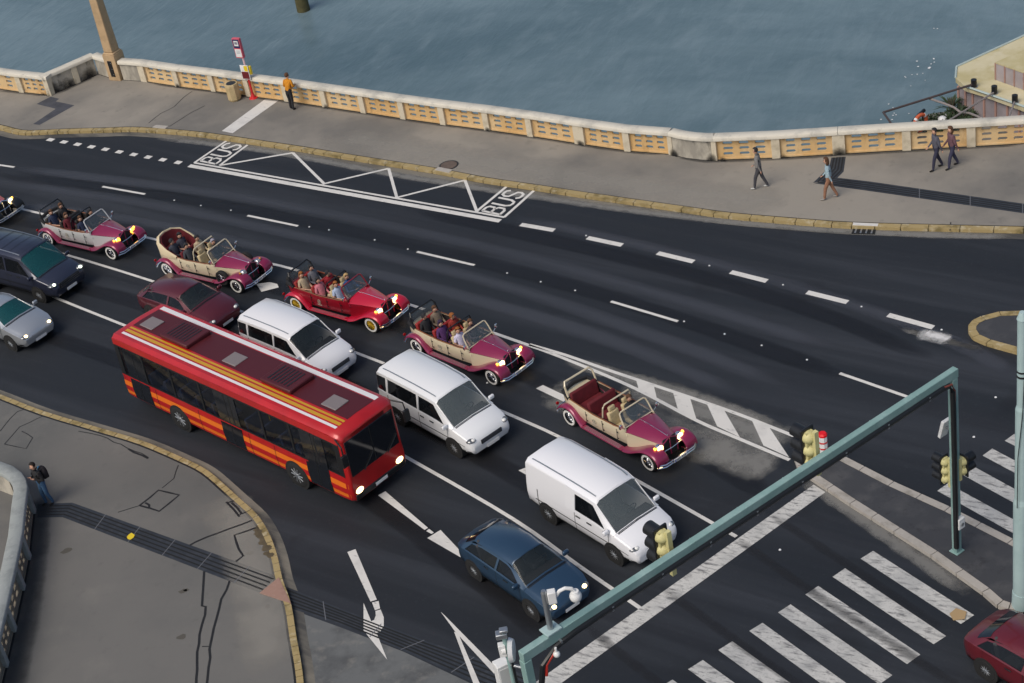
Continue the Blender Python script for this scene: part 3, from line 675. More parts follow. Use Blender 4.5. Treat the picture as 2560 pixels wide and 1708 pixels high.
# ---------------------------------------------------------------- lamp pier and post
p = G(269, 182.5, PAV); u = (L_main[1]-L_main[0]).normalized(); az = math.atan2(u.y, u.x)
nb = Vector((-u.y, u.x, 0))
M_sand = layered('lamp_sandstone', (.50, .35, .20), [((.37, .26, .15), 1.5, .45, .65, 0, one, .8), ((.56, .42, .27), 5, .55, .75, 0, one, .5)], rough=.85)
t = thing('street_lamp', 'tall sandstone lamp column on a pier with a black hatch, rising off the top left', 'street lamp', p+nb*.22, az)
mb = MB(); mb.box((0, 0, .70), (.74, .76, 1.40)); mb.build('pier', M_sand, t, bevel=.02)
mb = MB()
for (h0, h1, z0, z1) in ((.36, .32, 1.40, 1.50), (.285, .17, 1.50, 9.6)):
    vs = [(sx*h, sy*h, z) for h, z in ((h0, z0), (h1, z1)) for sx, sy in ((-1, -1), (1, -1), (1, 1), (-1, 1))]
    mb.add(vs, [(0, 1, 5, 4), (1, 2, 6, 5), (2, 3, 7, 6), (3, 0, 4, 7), (4, 5, 6, 7), (3, 2, 1, 0)])
mb.build('column', M_sand, t, bevel=.04)
mb = MB(); mb.box((-.02, -.388, .66), (.26, .03, .86)); hp = mb.build('hatch', M_black, t, bevel=.01)
for z in (.36, .66, .98): mb = MB(); mb.cyl((.06, -.402, z), (.06, -.42, z), .022, n=8); mb.build('bolt', M_steel, hp)
mb = MB()
for s in (-1, 1): mb.tube([(0, 0, 9.6), (s*.5, 0, 9.9), (s*1.1, 0, 9.8)], .06); mb.sphere((s*1.1, 0, 9.55), .25)
mb.build('lantern', M_white, t)
# ---------------------------------------------------------------- bus stop
p = G(582, 225, PAV)
vdir = (Vector((0, 0, 0))-Vector((p.x, p.y, 0))).normalized()
t = thing('bus_stop_sign', 'red bus stop post with timetable board beside the balustrade', 'bus stop', p, az)
mb = MB(); mb.cyl((0, 0, 0), (0, 0, .04), .22, .2, 12); mb.cyl((0, 0, .04), (0, 0, .22), .12, .06, 12); mb.build('foot', M_red, t)
mb = MB(); mb.cyl((0, 0, .2), (0, 0, 1.55), .055); mb.build('post', M_red, t)
mb = MB(); mb.cyl((0, 0, 1.55), (0, 0, 2.45), .05, n=12); mb.build('upper_post', mat('pink_white_post', (.72, .5, .52), .5), t)
mb = MB(); mb.box((-.12, 0, 2.62), (.42, .16, 1.0)); hd = mb.build('sign_box', mat('sign_box_pink', (.62, .10, .14), .5), t, bevel=.01)
mb = MB(); mb.box((-.12, -.087, 2.86), (.35, .012, .44), mi=0); mb.box((-.12, -.095, 2.88), (.24, .01, .26), mi=1); mb.box((-.12, -.101, 2.86), (.17, .008, .035), mi=0); mb.box((-.12, -.101, 2.92), (.17, .008, .04), mi=0)
mb.build('pictogram', [mat('sign_navy', (.02, .025, .10), .5), M_white], hd, smooth=0)
mb = MB(); mb.box((-.12, -.087, 2.38), (.34, .012, .4), mi=0)
for z in (2.5, 2.44, 2.38): mb.box((-.12, -.095, z), (.2, .006, .022), mi=1)
mb.build('line_list', [M_white, mat('grey_print', (.3, .32, .36), .6)], hd, smooth=0)
mb = MB(); mb.box((-.02, -.09, 1.40), (.46, .04, .72)); bd = mb.build('timetable_board', M_white, t, bevel=.01)
mb = MB(); mb.box((-.02, -.114, 1.25), (.40, .008, .36), mi=0); mb.box((.08, -.114, 1.60), (.2, .008, .28), mi=1); mb.box((-.13, -.114, 1.60), (.17, .008, .2), mi=2)
mb.build('timetable', [M_darkred, M_yel, M_white], bd, smooth=0)
mb = MB(); mb.box((.20, .03, 1.46), (.14, .14, .42)); mb.build('ticket_box', M_yel, t, bevel=.02)
# ---------------------------------------------------------------- litter bin
p = G(540, 229, PAV)
M_binm = layered('bin_concrete', (.52, .40, .22), [((.38, .29, .15), 3, .45, .65, 0, one, .7)], rough=.9)
t = thing('litter_bin', 'octagonal sand coloured concrete bin left of the bus stop', 'litter bin', p, 0)
mb = MB()
prof = [(.27, 0), (.33, .1), (.34, .78), (.32, .88), (.22, .88), (.2, .80), (.2, .2)]
N = 8; vs = []
for r_, z in prof: vs += [(r_*math.cos(2*math.pi*(k+.5)/N), r_*math.sin(2*math.pi*(k+.5)/N), z) for k in range(N)]
mb.add(vs, [(i*N+k, i*N+(k+1) % N, (i+1)*N+(k+1) % N, (i+1)*N+k) for i in range(len(prof)-1) for k in range(N)])
mb.build('shell', M_binm, t, smooth=0, bevel=.01)
mb = MB(); mb.cyl((0, 0, .05), (0, 0, .884), .245, n=16); mb.build('dark_opening', M_black, t)  # solid black plug, its top painted as the dark inside the bin mouth
# ---------------------------------------------------------------- manholes, drains
p = G(1030, 379, PAV+.01)
t = thing('manhole_cover', 'oval rusty manhole cover at the pavement edge by the bus bay', 'manhole cover', (p.x, p.y, PAV), az)
mb = MB(); mb.cyl((0, 0, .002), (0, 0, .014), .36, n=28, mi=0); mb.build('cover', mat('rusty_iron', (.13, .095, .075), .8, noise=.3, scale=6), t)
mb = MB(); mb.cyl((0, 0, .001), (0, 0, .008), .43, n=28); mb.build('frame', M_seal, t)
def drain(px, py, dirpx, label, L=.7):
    p = G(px, py); q = G(*dirpx); u = (q-p).normalized()
    t = thing('kerb_drain', label, 'drain', (p.x, p.y, 0), math.atan2(u.y, u.x), 'kerb drains')
    mb = MB(); mb.box((0, .17, .075), (L*1.1, .28, .158)); mb.build('lintel', M_kerbp, t, bevel=.01)
    mb = MB(); mb.box((0, .02, .055), (L, .03, .09)); mb.build('opening', M_groove, t)
drain(365, 301, (440, 309), 'kerb drain below the cracked pavement, left of the bus bay')
drain(1014, 401, (1116, 421), 'kerb drain beside the manhole cover, middle of the long kerb')
p = G(1983, 530); q = G(2100, 533); u = (q-p).normalized()
t = thing('drain_grate', 'dark barred gutter grate under a whitened kerb stone on the right', 'drain', (p.x, p.y, .004), math.atan2(u.y, u.x))
mb = MB(); mb.box((0, 0, .012), (.85, .5, .02)); mb.build('frame', M_groove, t)
mb = MB()
for k in range(4): mb.box((-.3+k*.2, 0, .026), (.06, .42, .012))
mb.build('bars', M_steel, t)
mb = MB(); mb.prism([(q_.x, q_.y) for q_ in PX([(1958, 511.5), (2016, 514), (2014, 520), (1957, 517.5)], PAV)], PAV+.004, PAV+.016); struct(mb.build('whitened_kerb_stone', M_paint, smooth=0))
# fallen leaf
p = G(*q1(888, 578), PAV)
mb = MB(); pts = [(0, -.16), (.1, -.08), (.13, .04), (.06, .13), (0, .2), (-.08, .12), (-.13, .02), (-.09, -.1)]
mb.add([(x, y, .01+.05*abs(x)) for x, y in pts]+[(0, 0, .012)], [(i, (i+1) % 8, 8) for i in range(8)])
lf = mb.build('fallen_leaf', M_yel, solid=.004); lf.location = (p.x, p.y, PAV+.012); tag(lf, 'yellow leaf lying on the dark tactile strip', 'leaf')
p = G(2200, 1413)
mb = MB(); mb.add([(-.2, -.16, .0), (.1, -.22, .03), (.24, .05, .02), (.0, .22, .06), (-.22, .1, .02)], [(0, 1, 2, 3, 4)])
pb = mb.build('cardboard_scrap', mat('cardboard', (.36, .25, .13), .9), solid=.006); pb.location = (p.x, p.y, .02); tag(pb, 'flat brown cardboard scrap on the rightmost crossing bar', 'litter')

# ================================================================== TRAFFIC SIGNALS AND POLES
tdir = (G(1470, 1400)-G(1180, 1190)).normalized(); TA = math.atan2(tdir.y, tdir.x)
ARMZ = 6.3
base_r = G(2196, 1265, PAV-.01); endr = Vector((base_r.x, base_r.y, ARMZ))
endl = G(1203, 1502, ARMZ); 
adir = (endl-endr).normalized(); Larm = (endl-endr).length
t = thing('signal_gantry', 'teal steel gantry spanning the lanes at the lower right', 'gantry', base_r, math.atan2(adir.y, adir.x))
H = ARMZ-base_r.z
mb = MB(); mb.box((Larm/2-.02, 0, H-.02), (Larm+.22, .19, .27)); arm = mb.build('arm', M_teal, t, bevel=.015)
mb = MB(); mb.box((0, 0, H/2-.08), (.20, .19, H-.16)); mb.box((0, 0, .02), (.32, .30, .04)); mb.build('pole', M_teal, t, bevel=.015)
mb = MB(); mb.box((Larm, 0, H/2-.08), (.22, .21, H-.16)); mb.box((Larm, 0, .02), (.5, .5, .04)); mb.build('pole', M_teal, t, bevel=.015)
side = 1 if (Matrix.Rotation(math.atan2(adir.y, adir.x), 3, 'Z') @ Vector((0, 1, 0))).dot(Vector((0, -1, 0))) > 0 else -1
cy = side*.13
mb = MB(); mb.tube([(.16, cy, .3), (.15, cy, H-.9), (.16, cy, H-.45), (.3, cy, H-.2), (.55, cy, H-.16)]+[(x, cy, H-.16) for x in (Larm*.3, Larm*.6)]+[(Larm-1.4, cy, H-.16), (Larm-.8, cy, H-.22), (Larm-.35, cy, H-.5), (Larm-.22, cy, H-1.0), (Larm-.16, cy, .5)], .075)
mb.build('cable', M_black, t)
mb = MB(); mb.tube([(.5, cy*1.25, H-.12), (.22, cy*1.25, H-.18), (.12, cy*1.25, H-.42), (.12, cy*1.25, H-.8)], .03); mb.build('conduit', mat('red_brown_conduit', (.20, .05, .035), .5), t)
mb = MB(); mb.tube([(Larm-.75, cy*1.35, H-.25), (Larm-.42, cy*1.35, H-.5), (Larm-.36, cy*1.35, H-.8)], .045); mb.build('conduit', mat('red_conduit', (.45, .03, .02), .4), t)
for k in range(9):
    x = Larm*(k+.7)/9.3; mb = MB(); mb.box((x, cy, H-.17), (.05, .13, .13)); mb.build('cable_clip', M_steel, t, smooth=0)
    mb = MB(); mb.box((x+.4, 0, H-.02), (.02, .196, .276)); mb.build('arm_joint', M_teal, t, smooth=0)
def px_on_arm(px, py, z=ARMZ): return G(px, py, z)
# traffic lights: local frame faces +X (the lamps), back is -X
def traffic_light(label, loc, rz, nl=3, group=None, scale=1.12):
    t = thing('traffic_light', label, 'traffic light', loc, rz, group); t.scale = (scale,)*3
    ch = .36; Ht = ch*nl
    mb = MB(); mb.box((0.03, 0, 0), (.06, .40, Ht+.1)); 
    mb.build('face_plate', M_black, t, bevel=.02)
    mb = MB()
    for k in range(nl):
        z = (k-(nl-1)/2)*ch; mb.sphere((-.0, 0, z), (.20, .175, .165), 16, 12, keep=lambda c: c.x < .02)
    mb.box((-.04, 0, 0), (.08, .22, Ht-.06)); mb.box((-.20, -.04, -.04), (.10, .12, Ht+.14))
    mb.build('housing', M_sigback, t)
    for k in range(nl):
        z = (k-(nl-1)/2)*ch
        mb = MB(); N = 14; vs = []
        for x in (.05, .42):
            for i in range(N+1):
                a = -.35+(math.pi+.7)*i/N; vs.append((x if True else 0, math.cos(a)*.165, z+math.sin(a)*.165))
        mb.add(vs, [(i, i+1, N+2+i, N+1+i) for i in range(N)])
        vz = mb.build('visor', M_black, t, solid=.012)
        mb = MB(); mb.cyl((.06, 0, z), (.075, 0, z), .14, n=16)
        mb.build('lens', [mat('lens_green_off', (.01, .08, .05), .3), mat('lens_amber_off', (.2, .09, .01), .3), mat('lens_red_off', (.2, .01, .01), .3)][(k+3-nl) if nl == 3 else k], t)
    return t
back = -tdir
def arm_point(px, py):
    return G(px, py, ARMZ)
fa = math.atan2(back.y, back.x)
s1 = arm_point(1880, 1048); s2 = arm_point(1541, 1255)
traffic_light('traffic light with pale yellow back, on the gantry beside the red and white bollard', s1+back*.36+Vector((0, 0, .06)), fa)
traffic_light('traffic light with pale yellow back on the gantry above the stop line', s2+back*.36+Vector((0, 0, -.26)), fa)
rp = Vector((base_r.x, base_r.y, 0))
q = G(2165, 1062, 3.1); 
traffic_light('traffic light on the left flank of the right gantry pole, visors to the left', rp+back*.16+Vector((-.14, .08, 2.95)), fa, 3, scale=.82)
traffic_light('pedestrian signal on the right flank of the right gantry pole, facing the side road', rp+Vector((.26, .10, 3.08)), R(28), 2, scale=.85)
t = thing('detector_box', 'slanting white detector panel high on the right gantry pole', 'sensor box', rp+back*.28+Vector((-.04, .02, 4.35)), fa)
mb = MB(); mb.box((0, 0, 0), (.10, .30, .62), M=Matrix.Rotation(R(-14), 3, 'Y')); mb.build('case', M_white, t, bevel=.015)
mb = MB(); mb.box((-.14, 0, .05), (.22, .05, .06)); mb.build('bracket', M_steel, t)
t = thing('push_button_box', 'cream push button box on the right gantry pole', 'push button', rp+Vector((.06, -.16, 1.28)), math.atan2(adir.y, adir.x))
mb = MB(); mb.box((0, 0, 0), (.24, .15, .36)); mb.build('case', M_white, t, bevel=.015)
mb = MB(); mb.cyl((0, -side*-.075, -.02), (0, side*.095, -.02), .06, n=12); mb.build('button', M_steel, t)
# camera on the arm
cpos = arm_point(1266, 1455)
t = thing('dome_camera', 'white dome camera on a short post standing on the gantry arm', 'camera', cpos+Vector((0, 0, .13)), 0)
mb = MB(); mb.cyl((0, 0, .0), (0, 0, 1.12), .075, .065, 12); mb.cyl((0, 0, 1.12), (0, 0, 1.2), .07, .05, 12); mb.build('post', M_steel, t)
mb = MB(); mb.box((0, 0, .02), (.42, .34, .05), math.atan2(adir.y, adir.x)); mb.build('base_plate', M_pale, t, bevel=.01)
mb = MB(); mb.box((.17, 0, .98), (.20, .18, .34)); mb.build('junction_box', M_white, t, bevel=.02)
mb = MB(); mb.tube([(.27, 0, .98), (.36, 0, 1.1), (.5, 0, 1.15), (.64, 0, 1.1), (.70, 0, 1.0)], .045); mb.build('gooseneck', M_white, t)
mb = MB(); mb.cyl((.70, 0, .88), (.70, 0, 1.02), .14, .09, 16); mb.sphere((.70, 0, .86), (.145, .145, .16), 16, 10); mb.build('dome', M_white, t)
pp = arm_point(1273, 1478)
t = thing('cable_sensor', 'small white round sensor hanging below the gantry arm', 'sensor', pp+Vector((0, 0, -.32)), 0)
mb = MB(); mb.sphere((0, 0, 0), .085, 12, 8); mb.cyl((0, 0, .05), (0, 0, .2), .03); mb.build('body', M_white, t)
# antenna mast and cabinet beside the left pole
lp = Vector((endl.x, endl.y, 0)); ap = G(1160, 1478, 6.5)
t = thing('antenna_mast', 'thin mast with white drum antenna left of the gantry end', 'antenna', (ap.x, ap.y, 0), 0)
mb = MB(); mb.cyl((0, 0, 0), (0, 0, 6.9), .055, n=10); mb.build('mast', M_teal, t)
mb = MB(); mb.cyl((-.02, -.02, 6.35), (-.12, -.02, 6.35), .10, n=14); mb.box((-.1, 0, 6.35), (.16, .16, .34)); mb.build('mount', M_white, t, bevel=.01)
mb = MB(); mb.cyl((.06, -.02, 6.3), (.16, -.04, 6.3), .30, .26, 24); mb.build('dish', M_white, t)
mb = MB(); mb.box((-.05, .02, 6.78), (.26, .2, .14)); mb.box((.02, 0, 6.92), (.2, .16, .08)); mb.build('clamp', M_steel, t, bevel=.02)
mb = MB()
dv = Vector((lp.x-ap.x, lp.y-ap.y, 0))
for z in (5.85, 4.6): mb = MB(); mb.cyl((0, 0, z), (dv.x, dv.y, z), .04); mb.build('bracket', M_steel, t)
mb = MB(); mb.tube([(.06, -.06, .3), (.08, -.07, 4.6), (.06, -.06, 6.2)], .035); mb.build('cable', M_black, t)
bp = G(1155, 1545, 5.2)
t = thing('control_box', 'white control cabinet fixed to the antenna mast at the bottom edge', 'cabinet', (bp.x, bp.y, 5.2), R(20))
mb = MB(); mb.box((0, 0, 0), (.34, .30, .72)); mb.build('case', M_white, t, bevel=.02)
mb = MB(); mb.box((.0, -.155, -.02), (.26, .012, .56)); mb.build('door', mat('cabinet_door', (.6, .6, .58), .5), t)
# tall mast at right
p = G(2345, 1389, PAV-.01)
t = thing('mast', 'tall pale teal mast with rust stains at the right edge', 'mast', p, 0)
mb = MB(); mb.cyl((0, 0, 0), (0, 0, 3.6), .235, .225, 20); mb.cyl((0, 0, 0), (0, 0, .5), .27, .25, 20); mb.build('lower_tube', M_pale, t)
mb = MB(); mb.cyl((0, 0, 3.6), (0, 0, 3.75), .225, .19, 20); mb.cyl((0, 0, 3.75), (0, 0, 6.6), .19, .17, 20); mb.cyl((0, 0, 6.6), (0, 0, 6.72), .17, .135, 20); mb.cyl((0, 0, 6.72), (0, 0, 9.3), .135, .12, 20); mb.cyl((0, 0, 9.3), (0, 0, 9.5), .14, .07, 20)
mb.build('upper_tube', M_pale, t)
mb = MB(); mb.cyl((0, 0, 7.6), (0, 0, 7.65), .145, n=20); mb.cyl((0, 0, 7.75), (0, 0, 7.79), .145, n=20); mb.tube([(.0, -.15, 7.6), (-.06, -.2, 6.6), (-.17, -.17, 5.2), (-.2, -.2, 3.6)], .012); mb.build('cable_band', M_black, t)
sg = p+Vector((.22, -.26, 2.15))
t = thing('round_sign', 'round blue sign on the tall mast at the right edge', 'sign', sg, 0)
mb = MB(); mb.cyl((.02, 0, 0), (.02, -.03, 0), .27, n=28); mb.build('disc', M_blue, t)
# bollard
p = G(1893, 1068, PAV-.01)
t = thing('bollard', 'red capped white bollard with thin red bands on the island tip', 'bollard', p, 0)
def ngon(mb, r0, r1, z0, z1, mi): mb.cyl((0, 0, z0), (0, 0, z1), r0, r1, 8, mi)
mb = MB(); ngon(mb, .14, .14, .18, 1.18, 0); mb.build('shaft', M_white, t, smooth=0)
mb = MB(); ngon(mb, .15, .15, 0, .18, 0); mb.build('base', M_darkred, t, smooth=0)
mb = MB(); ngon(mb, .146, .146, 1.14, 1.20, 0); ngon(mb, .146, .11, 1.2, 1.25, 0); mb.build('cap', mat('bollard_red', (.75, .01, .015), .4), t, smooth=0)
mb = MB()
for z in (.9, .68, .46): mb = MB(); ngon(mb, .1445, .1445, z, z+.055, 0); mb.build('band', M_red, t, smooth=0)
#@@PART2
# ================================================================== PEOPLE
def skin_body(name, joints, edges, regions, root=0):
    """one continuous skinned surface; regions: joint -> material index"""
    me = bpy.data.meshes.new(name); me.from_pydata([j[0] for j in joints], edges, [])
    ob = bpy.data.objects.new(name, me); C.objects.link(ob)
    md = ob.modifiers.new('skin', 'SKIN'); md.use_smooth_shade = True
    ob.modifiers.new('sub', 'SUBSURF').levels = 1
    for i, j in enumerate(joints):
        sv = me.skin_vertices[0].data[i]; r = j[1]; sv.radius = (r, r) if not isinstance(r, tuple) else r; sv.use_root = (i == root)
    dg = bpy.context.evaluated_depsgraph_get(); dg.update()
    nm = bpy.data.meshes.new_from_object(ob.evaluated_get(dg)); bpy.data.objects.remove(ob)
    P = [Vector(j[0]) for j in joints]
    nm.materials.clear()
    for k in range(5): nm.materials.append(None)
    for f in nm.polygons:
        c = f.center; best = None
        for a, b2 in edges:
            ab = P[b2]-P[a]; t = max(0, min(1, (c-P[a]).dot(ab)/max(ab.length_squared, 1e-9)))
            dd = (c-P[a]-ab*t).length-(.5*(joints[a][1]+joints[b2][1]))
            if best is None or dd < best[0]: best = (dd, regions[a] if t < .5 else regions[b2])
        f.material_index = best[1]; f.use_smooth = True
    return nm
SHIRT, TROU, SKIN, SHOE, EYE = range(5)
def pose_mesh(name, seated=False, hands=None, elbows=None, stride=0.0, lean=0.0, sleeve=SHIRT, look=0.0):
    J = []; E = []; Rg = []
    def add(p, r, reg, par=None):
        J.append((tuple(p), r)); Rg.append(reg); i = len(J)-1
        if par is not None: E.append((par, i))
        return i
    pz = 0 if seated else .94
    pel = add((0, 0, pz), .15, TROU)
    ab = add((-lean*.12, 0, pz+.18), .148, SHIRT, pel); chst = add((-lean*.3, 0, pz+.40), .165, SHIRT, ab)
    nb = add((-lean*.38, 0, pz+.53), .075, SHIRT, chst); nk = add((-lean*.38+.01, 0, pz+.59), .055, SKIN, nb)
    hx = -lean*.38+.03
    h1 = add((hx, 0, pz+.68), .088, SKIN, nk); h2 = add((hx-.005, 0, pz+.77), .085, SKIN, h1)
    ca, sa = math.cos(look), math.sin(look)
    add((hx+ca*.105, sa*.105, pz+.695), .018, SKIN, h1)
    for s in (-1, 1): add((hx-sa*.095*s, ca*.095*s, pz+.70), .018, SKIN, h1)
    for s in (-1, 1):
        sh = add((-lean*.34, s*.18, pz+.47), .078, SHIRT, chst)
        el = elbows[s] if elbows else (-.03-lean*.2, s*.25, pz+.20)
        e = add(el, .056, sleeve, sh)
        hd = hands[s] if hands else (.05, s*.25, pz-.05)
        wv = Vector(hd)-Vector(el); wdn = wv.normalized()
        wr = add(hd, .031, SKIN if sleeve == SKIN else SHIRT, e)
        lat = wdn.cross(Vector((1, 0, 0) if abs(wdn.z) > .7 else (0, 0, 1))).normalized(); nrm = lat.cross(wdn)
        pm = add(Vector(hd)+wdn*.06, .033, SKIN, wr)
        for k, (o, L) in enumerate(((-.03, .065), (-.01, .08), (.012, .075), (.032, .055))):
            b0 = add(Vector(hd)+wdn*.085+lat*o, .010, SKIN, pm); b1 = add(Vector(hd)+wdn*(.085+L*.55)+lat*o*1.1+nrm*.01, .0095, SKIN, b0)
            add(Vector(hd)+wdn*(.085+L*.9)+lat*o*1.1+nrm*.03, .008, SKIN, b1)
        t0 = add(Vector(hd)+wdn*.05-lat*.045+nrm*.01, .012, SKIN, pm); add(Vector(hd)+wdn*.095-lat*.06+nrm*.025, .010, SKIN, t0)
    for s in (-1, 1):
        if seated:
            hp = add((.04, s*.095, -.01), .105, TROU, pel); kn = add((.44, s*.12, .03), .068, TROU, hp)
            an = add((.50, s*.12, -.37), .045, TROU, kn); hl = add((.50, s*.12, -.43), .042, SHOE, an); add((.64, s*.13, -.44), .036, SHOE, hl)
        else:
            f = s*stride
            hp = add((0, s*.09, .88), .10, TROU, pel); kn = add((f*.5+.03, s*.095, .50), .076, TROU, hp)
            an = add((f-.04, s*.10, .11), .056, TROU, kn); hl = add((f-.03, s*.10, .05), .042, SHOE, an); add((f+.13, s*.12, .04), .036, SHOE, hl)
    me = skin_body(name, J, E, Rg)
    bm = bmesh.new(); bm.from_mesh(me)
    for s in (-1, 1):
        c = Vector((hx+ca*.083-sa*.033*s, sa*.083+ca*.033*s, pz+.725))
        r = bmesh.ops.create_icosphere(bm, subdivisions=1, radius=.012, matrix=Matrix.Translation(c))
        for v in r['verts']:
            for f in v.link_faces: f.material_index = EYE
    c = Vector((hx+ca*.086, sa*.086, pz+.655)); r = bmesh.ops.create_icosphere(bm, subdivisions=1, radius=.018, matrix=Matrix.Translation(c) @ Matrix.Rotation(look, 4, 'Z') @ Matrix.Diagonal((.4, 1.2, .35, 1)))
    for v in r['verts']:
        for f in v.link_faces: f.material_index = EYE
    bm.to_mesh(me); bm.free()
    me['head'] = (hx, 0.0, pz+.725); me['look'] = look
    return me
BODY = {
    'rest': pose_mesh('seated_body', True, {-1: (.30, -.12, .09), 1: (.30, .12, .09)}, lean=.35),
    'turn': pose_mesh('seated_body', True, {-1: (.28, -.02, .14), 1: (.34, .16, .09)}, lean=.25, look=.6),
    'drive': pose_mesh('seated_body', True, {-1: (.40, -.14, .30), 1: (.40, .14, .30)}, {-1: (.12, -.26, .20), 1: (.12, .26, .20)}, lean=.3),
    'bare': pose_mesh('seated_body', True, {-1: (.26, -.10, .16), 1: (.30, .12, .10)}, lean=.35, sleeve=SKIN, look=-.4),
    'cross': pose_mesh('seated_body', True, {-1: (.20, .05, .24), 1: (.20, -.05, .21)}, {-1: (.06, -.27, .18), 1: (.06, .27, .18)}, lean=.3, look=-.3),
    'walk': pose_mesh('walking_body', False, {-1: (.20, -.24, .93), 1: (-.10, .25, .92)}, stride=.24, lean=-.1),
    'phone': pose_mesh('standing_body', False, {-1: (.24, -.08, 1.26), 1: (.20, .10, 1.22)}, {-1: (.0, -.25, 1.10), 1: (.0, .25, 1.10)}, stride=-.07, lean=-.12),
    'rail': pose_mesh('standing_body', False, {-1: (.36, -.16, 1.09), 1: (.36, .16, 1.09)}, {-1: (.10, -.26, 1.12), 1: (.10, .26, 1.12)}, stride=.05, lean=-.35),
}
PC = {}
def cm(col):
    k = tuple(round(c, 3) for c in col)
    if k not in PC: PC[k] = mat('cloth', col, .85, noise=.25, scale=14)
    return PC[k]
HAIRS = {}
def person(label, pose, loc, rz, shirt, trou, hair=(.012, .010, .009), long=False, skin=None, shoe=(.015, .013, .012), group=None, scale=1, cap=None):
    me = BODY[pose]; ob = bpy.data.objects.new('person', me); C.objects.link(ob)
    ms = [cm(shirt), cm(trou), skin or M_skin, cm(shoe), M_eye]
    for i, m in enumerate(ms): ob.material_slots[i].link = 'OBJECT'; ob.material_slots[i].material = m
    ob.location = loc; ob.rotation_euler = (0, 0, rz); ob.scale = (scale,)*3
    tag(ob, label, 'person', group)
    h = Vector(me['head']); lk = me['look']; key = (pose, long)
    if hair and key not in HAIRS:
        mb = MB()
        mb.sphere((0, 0, .035), (.118, .106, .118), 14, 10, keep=lambda c: c.x < .035 or c.z > .055)
        if long: mb.sphere((-.045, 0, -.07), (.085, .11, .17), 12, 8, keep=lambda c: c.x < .05)
        mb.xform(Matrix.Translation(h) @ Matrix.Rotation(lk, 4, 'Z'))
        o = mb.build('hair', None, None, solid=.012); HAIRS[key] = o.data
        o.data.materials.clear(); o.data.materials.append(None); bpy.data.objects.remove(o)
    if hair:
        o = bpy.data.objects.new('hair', HAIRS[key]); C.objects.link(o); o.parent = ob
        o.material_slots[0].link = 'OBJECT'; o.material_slots[0].material = cm(hair)
    return ob

# ================================================================== VEHICLES
def wheel(parent, x, y, r, wd, rim_m, tyre_m=M_rubber, white=False, tilt=None, hub_m=None):
    s = -1 if y < 0 else 1
    mb = MB(); mb.cyl((x, y+s*(wd/2-.03), r), (x, y+s*(wd/2+.012), r), r*.2, r*.15, 14); wh = mb.build('wheel', hub_m or rim_m, parent)
    mb = MB(); N = 24; prof = [(-wd/2, r*.62), (-wd/2, r*.92), (-wd/2+.03, r), (wd/2-.03, r), (wd/2, r*.92), (wd/2, r*.62), (wd/2-.02, r*.60)]
    vs = [(x+math.cos(2*math.pi*k/N)*q, y+s*o, r+math.sin(2*math.pi*k/N)*q) for o, q in prof for k in range(N)]
    mb.add(vs, [(i*N+k, i*N+(k+1) % N, (i+1)*N+(k+1) % N, (i+1)*N+k) for i in range(len(prof)-1) for k in range(N)])
    if white:
        vs = [(x+math.cos(2*math.pi*k/N)*q, y+s*(wd/2+.003), r+math.sin(2*math.pi*k/N)*q) for q in (r*.84, r*.62) for k in range(N)]
        mb.add(vs, [(k, (k+1) % N, N+(k+1) % N, N+k) for k in range(N)], 1)
    mb.build('tyre', [tyre_m, M_wall], wh, smooth=40)
    mb = MB(); mb.cyl((x, y+s*(wd/2-.07), r), (x, y+s*(wd/2-.05), r), r*.63, n=24)
    for k in range(10):
        a = 2*math.pi*k/10; c, d_ = math.cos(a), math.sin(a)
        mb.cyl((x+c*r*.15, y+s*(wd/2-.015), r+d_*r*.15), (x+c*r*.6, y+s*(wd/2-.03), r+d_*r*.6), r*.055, n=6)
    mb.build('rim', rim_m, wh, smooth=40)
    return wh
def paint(name, col, metal=.1, rough=.32, coat=.7): return mat(name, col, rough, metal, coat)
P_burg = paint('burgundy_paint', (.25, .016, .068)); P_cream = paint('cream_paint', (.66, .57, .40), 0)
P_grey = paint('pale_grey_paint', (.52, .53, .53), 0); P_red = paint('bright_red_paint', (.52, .008, .035)); P_dred = paint('deep_red_paint', (.26, .004, .014))
M_leather = mat('cream_leather', (.60, .48, .27), .55, noise=.2, scale=9); M_burgl = mat('burgundy_velvet', (.13, .008, .014), .8, noise=.3, scale=5)
M_dkleather = mat('dark_leather', (.03, .025, .022), .6, noise=.3, scale=6); M_redl = mat('red_leather', (.32, .02, .018), .6, noise=.2, scale=6)
M_floor = mat('car_floor_carpet', (.02, .014, .014), .95); M_wood = mat('varnished_wood_trim', (.22, .08, .03), .4, coat=.4)
M_soft = mat('soft_top_fabric', (.015, .015, .017), .9); M_softc = mat('cream_soft_top', (.60, .50, .33), .85)
M_yrim = mat('yellow_rim', (.55, .36, .03), .35, .4); M_plate = mat('number_plate', (.75, .75, .74), .5)
M_crest = mat('grey_crest', (.38, .35, .28), .6)
